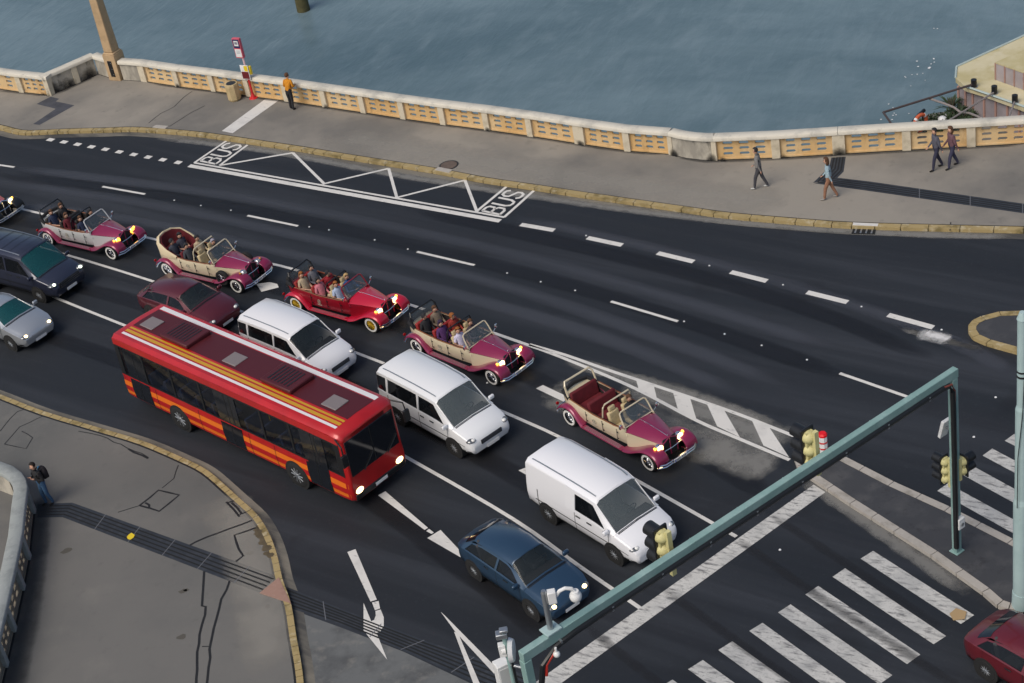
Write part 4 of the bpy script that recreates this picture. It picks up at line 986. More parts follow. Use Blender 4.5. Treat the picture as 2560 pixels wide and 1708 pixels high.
def vintage(label, loc, rz, body, fender, seat, rear_seat, hoop, frame, rim, lit, spare=False, rear_spare=False, boot=None, glass_back=False, black_front=False, hood=None):
    t = thing('vintage_car', label, 'vintage car', loc, rz, 'open vintage tour cars in convoy')
    hood = hood or fender
    # tub: outer shell, rim, inner shell, floor
    xs = [-2.62, -2.55, -2.4, -2.1, -1.6, -.8, .2, .72]; wo = [.26, .42, .56, .66, .70, .71, .69, .64]
    zt = [.86, .95, 1.00, 1.0, .98, .95, .97, 1.02]; zb = [.62, .52, .46, .42, .40, .38, .38, .38]
    mb = MB(); vs = []; n_ = len(xs)
    for i in range(n_):
        wv = wo[i]
        sec = [(wv*.88, zb[i]), (wv*.98, zb[i]+.2), (wv, zt[i]-.06), (wv-.02, zt[i]), (wv-.07, zt[i]-.005)]
        for s in (-1, 1): vs += [(xs[i], s*y, z) for y, z in sec]
    fs = []
    for i in range(n_-1):
        for s in (0, 1):
            for k in range(4): a = i*10+s*5+k; fs.append((a, a+1, a+11, a+10) if s else (a, a+10, a+11, a+1))
    fs += [(0, 1, 6, 5), (1, 2, 7, 6), (2, 3, 8, 7)]
    mb.add(vs, fs); 
    # rounded tail deck
    mb.add([(xs[i], s*(wo[i]-.02), zt[i]) for i in range(4) for s in (-1, 1)], [(2*i, 2*i+1, 2*i+3, 2*i+2) for i in range(3)])
    # bonnet sides
    for s in (-1, 1):
        mb.add([(.72, s*.64, .38), (2.0, s*.33, .42), (2.0, s*.33, .86), (.72, s*.635, .92)], [(0, 1, 2, 3)])
    bd = mb.build('body', body, t, smooth=50)
    for x in (-1.15, -.35, .35):
        for s in (-1, 1):
            mb = MB(); mb.box((x, s*.712, .68), (.012, .012, .50)); mb.build('door_seam', M_black, bd, smooth=0)
            for z in (.58, .82): mb = MB(); mb.box((x+.03, s*.716, z), (.06, .02, .035)); mb.build('hinge', M_black, bd, smooth=0)
    mb = MB()
    for k in range(10):
        a0, a1 = 2*math.pi*k/10, 2*math.pi*(k+1)/10; mb.tube([(-.75+.085*math.cos(a0), -.717, .71+.085*math.sin(a0)), (-.75+.085*math.cos(a1), -.717, .71+.085*math.sin(a1))], .008, 5)
    mb.box((-.75, -.716, .57), (.22, .008, .025)); mb.box((-.75, -.716, .71), (.05, .008, .09)); mb.build('crest', M_crest, bd, smooth=0)
    # interior
    mb = MB()
    mb.add([(x, s*(w_-.07), z) for x, w_ in ((-2.1, .66), (-.8, .71), (.72, .64)) for s in (-1, 1) for z in (.47, .98)], [(0, 2, 6, 4), (4, 6, 10, 8), (0, 1, 3, 2), (8, 10, 11, 9), (0, 4, 5, 1), (4, 8, 9, 5), (2, 3, 7, 6), (6, 7, 11, 10)])
    mb.build('cockpit_lining', M_floor, t, smooth=0)
    mb = MB(); mb.box((.60, 0, .93), (.10, 1.16, .16)); mb.build('dashboard', M_wood, t, bevel=.02)
    mb = MB()
    for s in (-1, 1): mb.tube([(-2.0, s*.635, 1.005), (-.8, s*.685, .965), (.2, s*.665, .985), (.68, s*.62, 1.03)], .022, 6)
    mb.build('door_trim', M_wood, t)
    mb = MB(); pts = [(.34+.13*.35*math.sin(a), .32+.19*math.cos(a), 1.02+.18*math.sin(a)) for a in [2*math.pi*k/14 for k in range(15)]]
    mb.tube(pts, .018, 6); mb.tube([(.36, .32, 1.0), (.58, .32, .9)], .02, 6); mb.build('steering_wheel', M_black, t)
    # seats
    def one_seat(x, y, m, wd=.46, bench=False, hr=True):
        st = None
        mb = MB(); mb.box((x+.05, y, .60), (.5, wd, .16)); st = mb.build('seat', m, t, bevel=.05)
        mb = MB(); mb.box((x-.22, y, .90), (.13, wd, .54), M=Matrix.Rotation(R(-12), 3, 'Y')); mb.build('backrest', m, st, bevel=.055)
        if hr: mb = MB(); mb.box((x-.30, y, 1.24), (.11, wd*.6, .18), M=Matrix.Rotation(R(-12), 3, 'Y')); mb.build('headrest', m, st, bevel=.045)
    one_seat(.02, .30, seat); one_seat(.02, -.30, seat)
    one_seat(-.88, 0, rear_seat, 1.18, hr=False)
    one_seat(-1.78, 0, rear_seat, 1.14, hr=False)
    # bonnet
    mb = MB(); vs = []
    for x, wv, ze, zc in ((.70, .65, .93, 1.08), (1.2, .53, .92, 1.075), (1.7, .40, .88, 1.04), (2.03, .315, .85, 1.0)):
        vs += [(x, -wv, ze), (x, -wv*.62, ze+.10), (x, -.015, zc), (x, .015, zc), (x, wv*.62, ze+.10), (x, wv, ze)]
    mb.add(vs, [(i*6+k, (i+1)*6+k, (i+1)*6+k+1, i*6+k+1) for i in range(3) for k in range(5)])
    hd = mb.build('bonnet', hood, t, smooth=30, solid=.015)
    mb = MB(); mb.tube([(.72, 0, 1.085), (1.2, 0, 1.08), (1.7, 0, 1.045), (2.02, 0, 1.005)], .012, 6); mb.cyl((2.0, 0, 1.0), (2.0, 0, 1.09), .02, .01, 8); mb.build('bonnet_strip', M_chrome, hd)
    # grille
    mb = MB(); mb.box((2.03, 0, .66), (.06, .56, .66)); gr = mb.build('grille', M_black, t, bevel=.05)
    mb = MB()
    for a, b2 in (((2.07, -.29, .36), (2.07, -.29, .88)), ((2.07, .29, .36), (2.07, .29, .88)), ((2.07, -.29, .88), (2.07, 0, 1.02)), ((2.07, .29, .88), (2.07, 0, 1.02)), ((2.07, 0, .36), (2.07, 0, 1.0))): mb.tube([a, b2], .022, 6)
    mb.build('grille_frame', hood if not black_front else M_chrome, gr)
    # wings and running boards
    prof_f = [(2.36, .40), (2.38, .55), (2.30, .70), (2.12, .79), (1.85, .81), (1.60, .74), (1.35, .60), (1.10, .45), (.85, .355), (.62, .32)]
    prof_r = [(-1.28, .32), (-1.40, .42), (-1.55, .62), (-1.75, .78), (-2.0, .83), (-2.25, .77), (-2.45, .62), (-2.55, .46)]
    def wing(s, prof, yi, yo, name, m):
        mb = MB(); vs = []
        for x, z in prof: vs += [(x, s*yi, z-.02), (x, s*(yi*.45+yo*.55), z+.03), (x, s*(yo-.04), z), (x, s*yo, z-.07)]
        N = len(prof)
        mb.add(vs, [(i*4+k, (i+1)*4+k, (i+1)*4+k+1, i*4+k+1) for i in range(N-1) for k in range(3)])
        return mb.build(name, m, t, smooth=60, solid=.022, subsurf=1)
    for s in (-1, 1):
        fm = M_black if black_front else fender
        w1 = wing(s, prof_f, .36, .87, 'front_wing', fm); wing(s, prof_r, .58, .87, 'rear_wing', fender)
        mb = MB(); mb.box((-.33, s*.78, .315), (1.98, .20, .035)); rb = mb.build('running_board', fender, t, bevel=.01)
        mb = MB()
        for k in range(4): mb.box((-.33, s*(.71+k*.045), .336), (1.7, .012, .008))
        mb.build('tread_strip', M_steel, rb, smooth=0)
        mb = MB(); mb.sphere((2.02, s*.60, .86), (.06, .04, .045), 10, 7); mb.build('indicator', M_amber if lit != 'off' else mat('amber_lens', (.55, .22, .03), .3), w1)
    for s in (-1, 1):
        mb = MB(); mb.sphere((2.02, s*.43, .80), (.16, .13, .13), 14, 10, keep=lambda c: c.x < .06); hl = mb.build('headlamp', M_chrome, t)
        mb = MB(); mb.cyl((2.08, s*.43, .80), (2.10, s*.43, .80), .125, .10, 16); mb.build('lens', {'amber': M_amber, 'warm': M_warm}.get(lit, M_lens), hl)
        mb = MB(); mb.cyl((2.12, s*.62, .58), (2.2, s*.62, .58), .075, .08, 14); mb.build('fog_lamp', M_warm if lit == 'warm' else M_chrome, t)
    mb = MB(); mb.tube([(2.12, -.5, .66), (2.14, 0, .64), (2.12, .5, .66)], .018, 6); mb.build('lamp_bar', M_chrome, t)
    for (x, sgn) in ((2.45, 1), (-2.66, -1)):
        mb = MB()
        for z in (.36, .45): mb.tube([(x-sgn*.14, -.84, z), (x, -.6, z), (x+sgn*.02, 0, z), (x, .6, z), (x-sgn*.14, .84, z)], .03, 6)
        for s in (-1, 1): mb.box((x-sgn*.14, s*.36, .405), (.3, .05, .12))
        mb.build('bumper', M_chrome if not black_front else M_steel, t)
    for x, sgn in ((2.50, 1), (-2.71, -1)):
        mb = MB(); mb.box((x, 0, .42), (.018, .52, .115), mi=0); mb.box((x+sgn*.0105, -.235*sgn, .42), (.004, .045, .113), mi=1)
        for k in range(7):
            if k == 3: continue
            mb.box((x+sgn*.0105, sgn*(-.17+k*.06), .42), (.004, .034, .07), mi=2)
        mb.build('number_plate', [M_plate, M_blue, mat('plate_print', (.16, .16, .17), .6)], t, smooth=0)
    mb = MB()
    for s in (-1, 1): mb.cyl((-2.62, s*.7, .6), (-2.66, s*.7, .6), .06, .05, 12)
    mb.build('tail_lamp', M_tail, t)
    # windscreen
    b0, b1 = Vector((.66, 0, 1.03)), Vector((.42, 0, 1.50))
    fr = [(b0.x, -.60, b0.z), (b0.x*.4+b1.x*.6, -.585, b0.z*.4+b1.z*.6), (b1.x+.02, -.555, b1.z-.04), (b1.x, -.49, b1.z), (b1.x, .49, b1.z), (b1.x+.02, .555, b1.z-.04), (b0.x*.4+b1.x*.6, .585, b0.z*.4+b1.z*.6), (b0.x, .60, b0.z)]
    mb = MB(); mb.tube(fr, .026, 6); mb.tube([(b0.x, -.6, b0.z), (.78, -.64, .80)], .024, 6); mb.tube([(b0.x, .6, b0.z), (.78, .64, .80)], .024, 6); mb.tube([fr[0], fr[-1]], .02, 6)
    ws = mb.build('windscreen_frame', frame, t)
    mb = MB(); mb.add([(b0.x, -.58, b0.z+.01), (b0.x, .58, b0.z+.01), (b1.x, .53, b1.z-.02), (b1.x, -.53, b1.z-.02)], [(0, 1, 2, 3)]); mb.build('windscreen_glass', M_clear, ws, smooth=0, solid=.008)
    mb = MB()
    for s in (-1, 1): mb.tube([(.68, s*.62, 1.03), (.70, s*.76, 1.16)], .012, 6); mb.sphere((.70, s*.79, 1.20), (.035, .08, .10), 10, 8)
    mb.build('mirror', M_chrome, t)
    # hoops
    hoop_m = hoop_mat(hoop)
    def arc(x, z1, y0, lean_, m, name, r=.028):
        mb = MB(); mb.tube([(x, -y0, .93), (x-lean_*.7, -y0*.98, z1-.12), (x-lean_, -y0*.86, z1), (x-lean_, y0*.86, z1), (x-lean_*.7, y0*.98, z1-.12), (x, y0, .93)], r, 6)
        return mb.build(name, m, t)
    arc(-.42, 1.48, .60, -.10, hoop_m, 'middle_hoop')
    if boot is None:
        h = arc(-2.05, 1.52, .62, .22, hoop_m, 'rear_hoop', .035)
        mb = MB(); mb.tube([(-2.05, -.62, .98), (-2.45, -.52, 1.06), (-2.52, 0, 1.10), (-2.45, .52, 1.06), (-2.05, .62, .98)], .075, 8); mb.build('folded_roof', M_soft, t)
        if glass_back:
            mb = MB(); mb.add([(-2.1, -.58, 1.05), (-2.1, .58, 1.05), (-2.25, .53, 1.48), (-2.25, -.53, 1.48)], [(0, 1, 2, 3)]); mb.build('wind_deflector', M_clear, h, smooth=0, solid=.006)
    else:
        # high folded soft top wrapped around the rear seat
        mb = MB(); vs = []; path = [(-1.30, -.66, 1.02), (-1.75, -.69, 1.24), (-2.15, -.62, 1.46), (-2.38, -.35, 1.56), (-2.44, 0, 1.58), (-2.38, .35, 1.56), (-2.15, .62, 1.46), (-1.75, .69, 1.24), (-1.30, .66, 1.02)]
        for x, y, z in path:
            yo = y*1.0; vs += [(x*1.0, yo, z), (x-.10 if x < -2 else x, yo*1.09, z-.03), (x-.05 if x < -2 else x, yo*1.07, .94)]
        mb.add(vs, [(i*3+k, (i+1)*3+k, (i+1)*3+k+1, i*3+k+1) for i in range(len(path)-1) for k in range(2)])
        mb.build('folded_roof', boot, t, smooth=60, solid=.05)
        mb = MB(); vs = []
        for x, y, z in path: vs += [(x+(.05 if x < -2 else 0), y*.93, z-.02), (x+(.12 if x < -2 else 0), y*.85, .66)]
        mb.add(vs, [(i*2, i*2+2, i*2+3, i*2+1) for i in range(len(path)-1)]); mb.build('rear_lining', M_burgl, t, smooth=60, solid=.03)
        for s in (-1, 1):
            mb = MB(); mb.box((.38, s*.30, 1.44), (.05, .44, .16), M=Matrix.Rotation(R(25), 3, 'Y')); mb.build('sun_visor', M_softc, t, bevel=.015)
    for x in (1.80, -2.0):
        for s in (-1, 1): wheel(t, x, s*.70, .335, .19, rim, white=True)
    if spare:
        for s in (-1, 1):
            sw = wheel(t, 1.12, s*.74, .32, .17, rim, white=False); sw.name = 'spare_wheel'
            for o in (sw,): o.location = (0, 0, .24)
    if rear_spare:
        mb = MB(); mb.tube([(-2.74, .27*math.cos(a), .78+.27*math.sin(a)) for a in [2*math.pi*k/20 for k in range(21)]], .085, 8); mb.cyl((-2.72, 0, .78), (-2.78, 0, .78), .2, n=16); mb.build('spare_wheel', M_rubber, t)
    return t
def hoop_mat(k): return {'cream': P_cream, 'black': M_black, 'chrome': M_steel}[k]

def heading(a, b2):
    d_ = G(*b2)-G(*a); return math.atan2(d_.y, d_.x)
def place_mid(a, b2, xmid, y):
    """a, b2: ground pixels of the rear and front wheels on the visible (right) side"""
    rz = heading(a, b2); m_ = (G(*a)+G(*b2))/2; off = Matrix.Rotation(rz, 3, 'Z') @ Vector((xmid, y, 0)); return m_-off, rz
def seatpt(loc, rz, x, y, z=.70): return loc+Matrix.Rotation(rz, 3, 'Z') @ Vector((x, y, z))

SPOT = {}
SPOT['C'] = place_mid((387, 634.5), (548, 674), -.1, -.78)
SPOT['D'] = place_mid((677, 713), (863, 766), -.1, -.78)
SPOT['B'] = place_mid((114, 563), (261, 597.5), -.1, -.78)
SPOT['A'] = place_mid((-152, 494), (-14, 526), -.1, -.78)
SPOT['E'] = place_mid((950, 809), (1142, 889), -.1, -.78)
SPOT['F'] = place_mid((1300, 972), (1500, 1087), -.1, -.78)
v = vintage('red vintage car with a black front and lit lamps, cut by the left edge', *SPOT['A'], P_red, P_red, M_leather, M_redl, 'black', M_steel, M_steel, 'warm', black_front=True)
v = vintage('pale grey vintage car with burgundy bonnet and amber headlamps, beside the dark van', *SPOT['B'], P_grey, P_burg, M_dkleather, M_dkleather, 'black', P_grey, M_chrome, 'amber')
v = vintage('cream vintage car with burgundy bonnet, side spare wheel and high folded cream roof', *SPOT['C'], P_cream, P_burg, M_leather, M_burgl, 'cream', P_cream, M_chrome, 'off', spare=True, boot=M_softc)
v = vintage('all red vintage car with yellow wheel rims, full of passengers', *SPOT['D'], P_dred, P_red, M_leather, M_redl, 'black', P_dred, M_yrim, 'warm', rear_spare=True, glass_back=True)
v = vintage('cream vintage car with crimson bonnet and glass rear deflector, ahead of the all red one', *SPOT['E'], P_cream, P_burg, M_leather, M_redl, 'black', P_cream, M_chrome, 'warm', glass_back=True)
v = vintage('cream and burgundy vintage car leading the convoy, nearest the hatched area and island', *SPOT['F'], P_cream, P_burg, M_leather, M_burgl, 'cream', P_cream, M_chrome, 'warm')
navy = (.02, .03, .07); dark = (.02, .02, .023); den = (.06, .10, .20); beige = (.48, .38, .25); brown = (.10, .045, .02); blond = (.42, .28, .12); ginger = (.30, .10, .02); grey = (.16, .16, .18)
def rider(car, x, y, pose, label, shirt, trou=dark, hair=dark, long=False, back=False, sc_=.96):
    loc, rz = SPOT[car]; g_ = None
    person(label, pose, seatpt(loc, rz, x, y), rz+(math.pi if back else 0), shirt, trou, hair, long, scale=sc_)
F_, M_, B_ = .02, -.86, -1.76
rider('B', F_, .30, 'drive', 'driver with black hair in a dark jacket, in the pale grey vintage car', dark, dark)
rider('B', F_, -.30, 'bare', 'front passenger in a navy top with bare arms, in the pale grey vintage car', navy, navy, brown, True)
rider('B', M_, -.28, 'rest', 'passenger in a dark red top, middle row of the pale grey vintage car', (.12, .01, .02), dark, brown, True)
rider('B', B_, -.30, 'bare', 'passenger in navy, near rear seat of the pale grey vintage car', navy, grey, brown)
rider('B', B_, .28, 'rest', 'passenger in black coat, far rear seat of the pale grey vintage car', dark, dark, brown)
rider('C', F_, .30, 'drive', 'grey haired driver of the cream vintage car with the side spare wheel', dark, dark, (.32, .30, .36))
rider('C', M_, .30, 'rest', 'passenger in beige, far middle seat of the car with the folded cream roof', beige, dark)
rider('C', M_, -.34, 'rest', 'passenger in dark grey, near middle seat of the car with the folded cream roof', (.05, .055, .065), dark)
rider('C', B_, -.28, 'turn', 'short haired passenger in a slate suit, rear seat under the folded cream roof', (.05, .055, .075), dark)
rider('C', B_, .22, 'bare', 'long haired woman in a slate top on the rear seat under the folded cream roof', (.06, .06, .08), dark, dark, True)
rider('D', F_, .30, 'drive', 'driver in a blue top at the wheel of the all red vintage car', (.02, .07, .20), navy, blond)
rider('D', F_, -.30, 'bare', 'front passenger in a white and blue shirt in the all red vintage car', (.42, .50, .66), (.03, .10, .32), ginger)
rider('D', M_, -.32, 'rest', 'black haired passenger in a pink shirt, near middle seat of the all red car', (.62, .20, .24), beige, dark, True)
rider('D', M_, .20, 'turn', 'passenger in a red jacket on the middle seat of the all red vintage car', (.30, .01, .02), dark)
rider('D', B_, -.28, 'bare', 'ginger passenger in a beige coat, near rear seat of the all red car', beige, beige, ginger, True)
rider('D', B_, .28, 'rest', 'passenger in a grey jacket, far rear seat of the all red car', grey, dark)
rider('E', F_, .30, 'drive', 'driver in a dark shirt at the wheel of the car with the crimson bonnet', (.06, .04, .05), dark, brown)
rider('E', F_, -.30, 'bare', 'front passenger in a pale lilac shirt in the car with the crimson bonnet', (.62, .58, .74), grey, ginger)
rider('E', M_, -.30, 'rest', 'passenger in a purple top, middle seat of the car with the crimson bonnet', (.09, .03, .13), dark, (.03, .015, .05), True)
rider('E', M_, .25, 'turn', 'ginger passenger in a red coat, far middle seat of the car with crimson bonnet', (.30, .03, .02), dark, ginger)
rider('E', B_, -.28, 'turn', 'passenger in a dark jacket, near rear seat of the car with the crimson bonnet', dark, dark)
rider('E', B_, .28, 'rest', 'passenger in a taupe top, far rear seat of the car with the crimson bonnet', (.22, .17, .12), dark, brown)
rider('F', F_, .30, 'drive', 'driver in a dark top, alone in the vintage car leading the convoy', dark, dark, brown)

M_cab = mat('tinted_cab_glass', (.008, .010, .013), .04, alpha=.62); M_cab2 = mat('cab_windscreen_glass', (.03, .04, .045), .04, alpha=.5); M_cabt = mat('teal_windscreen_glass', (.012, .085, .095), .05, alpha=.72); M_cabp = mat('pale_windscreen_glass', (.15, .18, .19), .05, alpha=.5)
M_seatg = mat('grey_seat_cloth', (.05, .05, .055), .85, noise=.3, scale=8)
# ---------------------------------------------------------------- modern vehicles: lofted body and conforming glass
class Loft:
    def __init__(s, st):
        s.st = []
        for x, zb, w_, zbelt, wr, zr in st:
            e = min(.13, .55*(zr-zbelt))
            h = [(0, zb), (w_*.86, zb), (w_*.975, zb+.13), (w_, zb*.45+zbelt*.55), (w_*.975, zbelt), (wr, zr-e), (wr-min(.13, e*1.1), zr-.02), (0, zr+.015)]
            full = [Vector((x, -y, z)) for y, z in h]+[Vector((x, y, z)) for y, z in h[6:0:-1]]
            s.st.append(full)
    def P(s, a, k):
        i = min(int(a), len(s.st)-2); fa_ = a-i; j = int(k); fk = k-j; n_ = len(s.st[0])
        p = lambda ii: s.st[ii][j % n_].lerp(s.st[ii][(j+1) % n_], fk)
        return p(i).lerp(p(i+1), fa_)
    def body(s, name, m, parent, side=None, screen=None):
        mb = MB(); n_ = len(s.st[0]); N = len(s.st)
        vs = [p for st in s.st for p in st]
        gone = lambda i, k: (side and side[0] <= i < side[1] and k in (4, 9)) or (screen is not None and i == screen and k in (5, 6, 7, 8))
        fs = [(i*n_+k, (i+1)*n_+k, (i+1)*n_+(k+1) % n_, i*n_+(k+1) % n_) for i in range(N-1) for k in range(n_) if not gone(i, k)]
        fs += [tuple(range(n_)), tuple(range((N-1)*n_, N*n_))[::-1]]
        mb.add(vs, fs)
        return mb.build(name, m, parent, smooth=38, bevel=.035)
    def patch(s, mb, a0, a1, k0, k1, off=.012, mi=0, na=None, nk=None, a0t=None, a1t=None):
        """quad patch over the skin; a0t / a1t slant the ends at k1"""
        a0t = a0 if a0t is None else a0t; a1t = a1 if a1t is None else a1t
        ks = sorted(set([k0, k1]+[float(k) for k in range(int(k0)+1, int(math.ceil(k1)))]))
        nn = na or 8; vs = []
        for k in ks:
            f = (k-k0)/(k1-k0); lo, hi = a0+(a0t-a0)*f, a1+(a1t-a1)*f
            for q in range(nn+1):
                a = lo+(hi-lo)*q/nn
                p = s.P(a, k); e = .02
                ta = s.P(min(a+e, len(s.st)-1.001), k)-s.P(max(a-e, 0), k); kk = min(max(k, k0+.03), k1-.03); tk = s.P(a, kk+.03)-s.P(a, kk-.03)
                nrm = tk.cross(ta).normalized()
                c = Vector((p.x, 0, .8))
                if nrm.dot(p-c) < 0: nrm = -nrm
                vs.append(p+nrm*off)
        mb.add(vs, [(i*(nn+1)+q, i*(nn+1)+q+1, (i+1)*(nn+1)+q+1, (i+1)*(nn+1)+q) for i in range(len(ks)-1) for q in range(nn)], mi)
        return mb
def mirror_k(k): return 14-k
def side_frames(L, wins, A0, A1, kb, kt, m, parent, name='window_frame', klo=4.0, khi=5.0):
    for sd_ in (0, 1):
        mb = MB()
        def pt(a0, a1, a0t, a1t, k0, k1):
            if max(a1-a0, a1t-a0t) < 1e-3: return
            if sd_ == 0: L.patch(mb, a0, a1, k0, k1, off=0, a0t=a0t, a1t=a1t, na=6)
            else: L.patch(mb, a0t, a1t, mirror_k(k1), mirror_k(k0), off=0, a0t=a0, a1t=a1, na=6)
        pt(A0, A1, A0, A1, klo, kb); pt(A0, A1, A0, A1, kt, khi)
        pe, pet = A0, A0
        for a0, a1, a0t, a1t in wins: pt(pe, a0, pet, a0t, kb, kt); pe, pet = a1, a1t
        pt(pe, A1, pet, A1, kb, kt)
        mb.build(name, m, parent, smooth=60, solid=.03)
def vehicle(name, label, cat, loc, rz, st, m_paint, wheels, wy, wr, glass_side, front_glass, rear_glass, side_glass_m=None, screen_m=None, lit=None, group=None, rim=M_steel, seams=(), roof_ribs=0, front_x=None, lamp=None, grille=None, handles=(), extra=None):
    side_glass_m = side_glass_m or M_cab; screen_m = screen_m or M_cab2
    t = thing(name, label, cat, loc, rz, group); L = Loft(st)
    A0 = int(min(min(g[0], g[2]) for g in glass_side)); A1 = int(math.ceil(max(max(g[1], g[3]) for g in glass_side))); si = int(min(front_glass))
    bd = L.body('body', m_paint, t, (A0, A1), si)
    side_frames(L, glass_side, A0, A1, 4.10, 4.86, m_paint, bd)
    mb = MB(); L.patch(mb, si, si+1, 5.0, 5.12, off=0); L.patch(mb, si, si+1, 8.88, 9.0, off=0); L.patch(mb, si, min(front_glass), 5.12, 8.88, off=0, na=1)
    if max(front_glass) < si+.999: L.patch(mb, max(front_glass), si+1, 5.12, 8.88, off=0, na=1)
    mb.build('screen_frame', m_paint, bd, smooth=60, solid=.03)
    # interior: floor, dashboard, seats
    big = name == 'van'; wv = st[4][2]; xd = st[si+1][0]
    mb = MB(); mb.box(((st[1][0]+xd)/2, 0, .42), (xd-st[1][0]-.3, wv*1.75, .06)); mb.box((xd-.25, 0, st[4][3]-.16), (.4, wv*1.7, .2)); mb.box((st[1][0]+.35, 0, .65), (.08, wv*1.6, .5)); mb.build('cabin_lining', M_floor, t, smooth=0)
    rows = [xd-1.15, xd-2.05]+([xd-2.9] if big else [])
    for q, x in enumerate(rows):
        for y in ((-.38, .38) if q == 0 else (-.48, 0, .48)):
            mb = MB(); mb.box((x+.1, y, .62), (.5, .44, .18)); se = mb.build('seat', M_seatg, t, bevel=.05)
            mb = MB(); mb.box((x-.2, y, .95), (.14, .43, .6), M=Matrix.Rotation(R(-12), 3, 'Y')); mb.box((x-.29, y, 1.32 if big else 1.27), (.1, .26, .16)); mb.build('backrest', M_seatg, se, bevel=.04)
    pts = [(xd-.62+.06*math.sin(a), .38+.18*math.cos(a), .98+.17*math.sin(a)) for a in [2*math.pi*k/14 for k in range(15)]]
    mb = MB(); mb.tube(pts, .018, 6); mb.build('steering_wheel', M_black, t)
    for (a0, a1, a0t, a1t) in glass_side:
        for sd_ in (0, 1):
            mb = MB()
            if sd_ == 0: L.patch(mb, a0, a1, 4.10, 4.86, a0t=a0t, a1t=a1t, off=-.006)
            else: L.patch(mb, a0t, a1t, mirror_k(4.86), mirror_k(4.10), a0t=a0, a1t=a1, off=-.006)
            mb.build('side_window', side_glass_m, t, smooth=60)
    if front_glass: mb = MB(); L.patch(mb, front_glass[1], front_glass[0], 5.12, 8.88, off=-.004); mb.build('windscreen', screen_m, t, smooth=60)
    if rear_glass: mb = MB(); L.patch(mb, rear_glass[0], rear_glass[1], 5.2, 8.8); mb.build('rear_window', M_dglass, t, smooth=60)
    for a in seams:
        for k0, k1 in ((2.05, 4.0), (mirror_k(4.0), mirror_k(2.05))): mb = MB(); L.patch(mb, a-.012, a+.012, k0, k1, off=.004, na=1); mb.build('door_seam', M_black, bd, smooth=0)
    if handles:
        for x, y, z in handles:
            for s in (-1, 1): mb = MB(); mb.box((x, s*y, z), (.2, .03, .035)); mb.build('door_handle', M_black, bd, bevel=.008)
    if roof_ribs:
        mb = MB()
        for q in range(roof_ribs):
            a = roof_ribs_range[0]+(roof_ribs_range[1]-roof_ribs_range[0])*q/(roof_ribs-1); L.patch(mb, a-.012, a+.012, 6.1, 7.9, off=.012, na=1)
        mb.build('roof_rib', mat('roof_rib', (.012, .014, .02), .5), bd, smooth=0)
    for x in wheels:
        for s in (-1, 1):
            y = s*(wy-.09); mb = MB(); mb.cyl((x, s*(wy-.3), wr), (x, s*(wy+.004), wr), wr+.075, n=24); mb.build('wheel_arch', M_rubber, bd)
            wheel(t, x, s*(wy-.09), wr, .21, rim)
    fx, fz, fy = lamp
    for s in (-1, 1):
        mb = MB(); mb.sphere((fx, s*fy, fz), (.17, .19, .085), 12, 8); hl_ = mb.build('headlamp', mat('lamp_housing', (.16, .17, .18), .15, .5, .6), t)
        mb = MB(); mb.sphere((fx+.10, s*(fy-.02), fz+.035), (.075, .085, .06), 10, 8); mb.build('lens', {'warm': M_warm, 'xenon': M_xenon}.get(lit, M_lens), hl_)
        mb = MB(); mb.sphere((st[1][0]+.05, s*(st[1][2]*.93-.05), st[1][3]-.1), (.10, .10, .13 if name == 'car' else .26), 12, 8); mb.build('tail_lamp', M_tail, t)
    gx, gz, gh, gw = grille
    mb = MB(); mb.box((gx, 0, gz), (.05, gw, gh)); gl = mb.build('grille', M_black, t, bevel=.02)
    mb = MB()
    for q in range(3): mb.box((gx+.02, 0, gz-gh*.3+q*gh*.3), (.03, gw*.94, .022))
    mb.build('grille_bar', M_chrome, gl, smooth=0)
    mb = MB(); mb.box((gx+.035, 0, gz-gh/2-.16), (.02, .52, .11)); mb.build('number_plate', M_plate, t, smooth=0)
    mx = None
    for s in (-1, 1):
        i = front_glass[0]; p = L.P(i-.15 if front_glass[0] > front_glass[1] else i+.0, 4.2)
        q = L.P(max(front_glass[0], front_glass[1])-.12, 4.15)
        mb = MB(); mb.box((q.x-.1, s*(abs(q.y)+.13), q.z+.08), (.10, .22, .15)); mr_ = mb.build('mirror', m_paint, t, bevel=.035)
        mb = MB(); mb.box((q.x-.155, s*(abs(q.y)+.13), q.z+.08), (.006, .17, .11)); mb.build('mirror_glass', M_dglass, mr_, smooth=0)
    mb = MB(); L.patch(mb, front_glass[0]+.06, front_glass[0]+.10, 5.3, 7.2, off=.016, na=1); wp = mb.build('wiper', M_black, t, smooth=0)
    mb = MB(); L.patch(mb, front_glass[0]+.07, front_glass[0]+.11, 6.9, 8.75, off=.016, na=1); mb.build('wiper', M_black, t, smooth=0)
    for k0, k1 in ((1.5, 2.15), (mirror_k(2.15), mirror_k(1.5))):
        mb = MB(); L.patch(mb, 1.2, len(st)-2.1, k0, k1, off=.008, na=12); mb.build('sill', M_black, bd, smooth=60)
    if name == 'van':
        for k0, k1 in ((2.86, 2.98), (mirror_k(2.98), mirror_k(2.86))): mb = MB(); L.patch(mb, 2.0, len(st)-3.0, k0, k1, off=.010, na=10); mb.build('rubbing_strip', M_black, bd, smooth=60)
        for k0, k1 in ((5.98, 6.06), (mirror_k(6.06), mirror_k(5.98))): mb = MB(); L.patch(mb, 1.5, 4.7, k0, k1, off=.008, na=10); mb.build('roof_channel', M_steel, bd, smooth=60)
    mb = MB(); a_ = front_glass[0]+.12
    L.patch(mb, a_, a_+.05, 5.3, 8.7, off=.004, na=1); mb.build('bonnet_seam', M_black, bd, smooth=60)
    if extra: extra(t, L, bd)
    return t
roof_ribs_range = (2.2, 4.6)
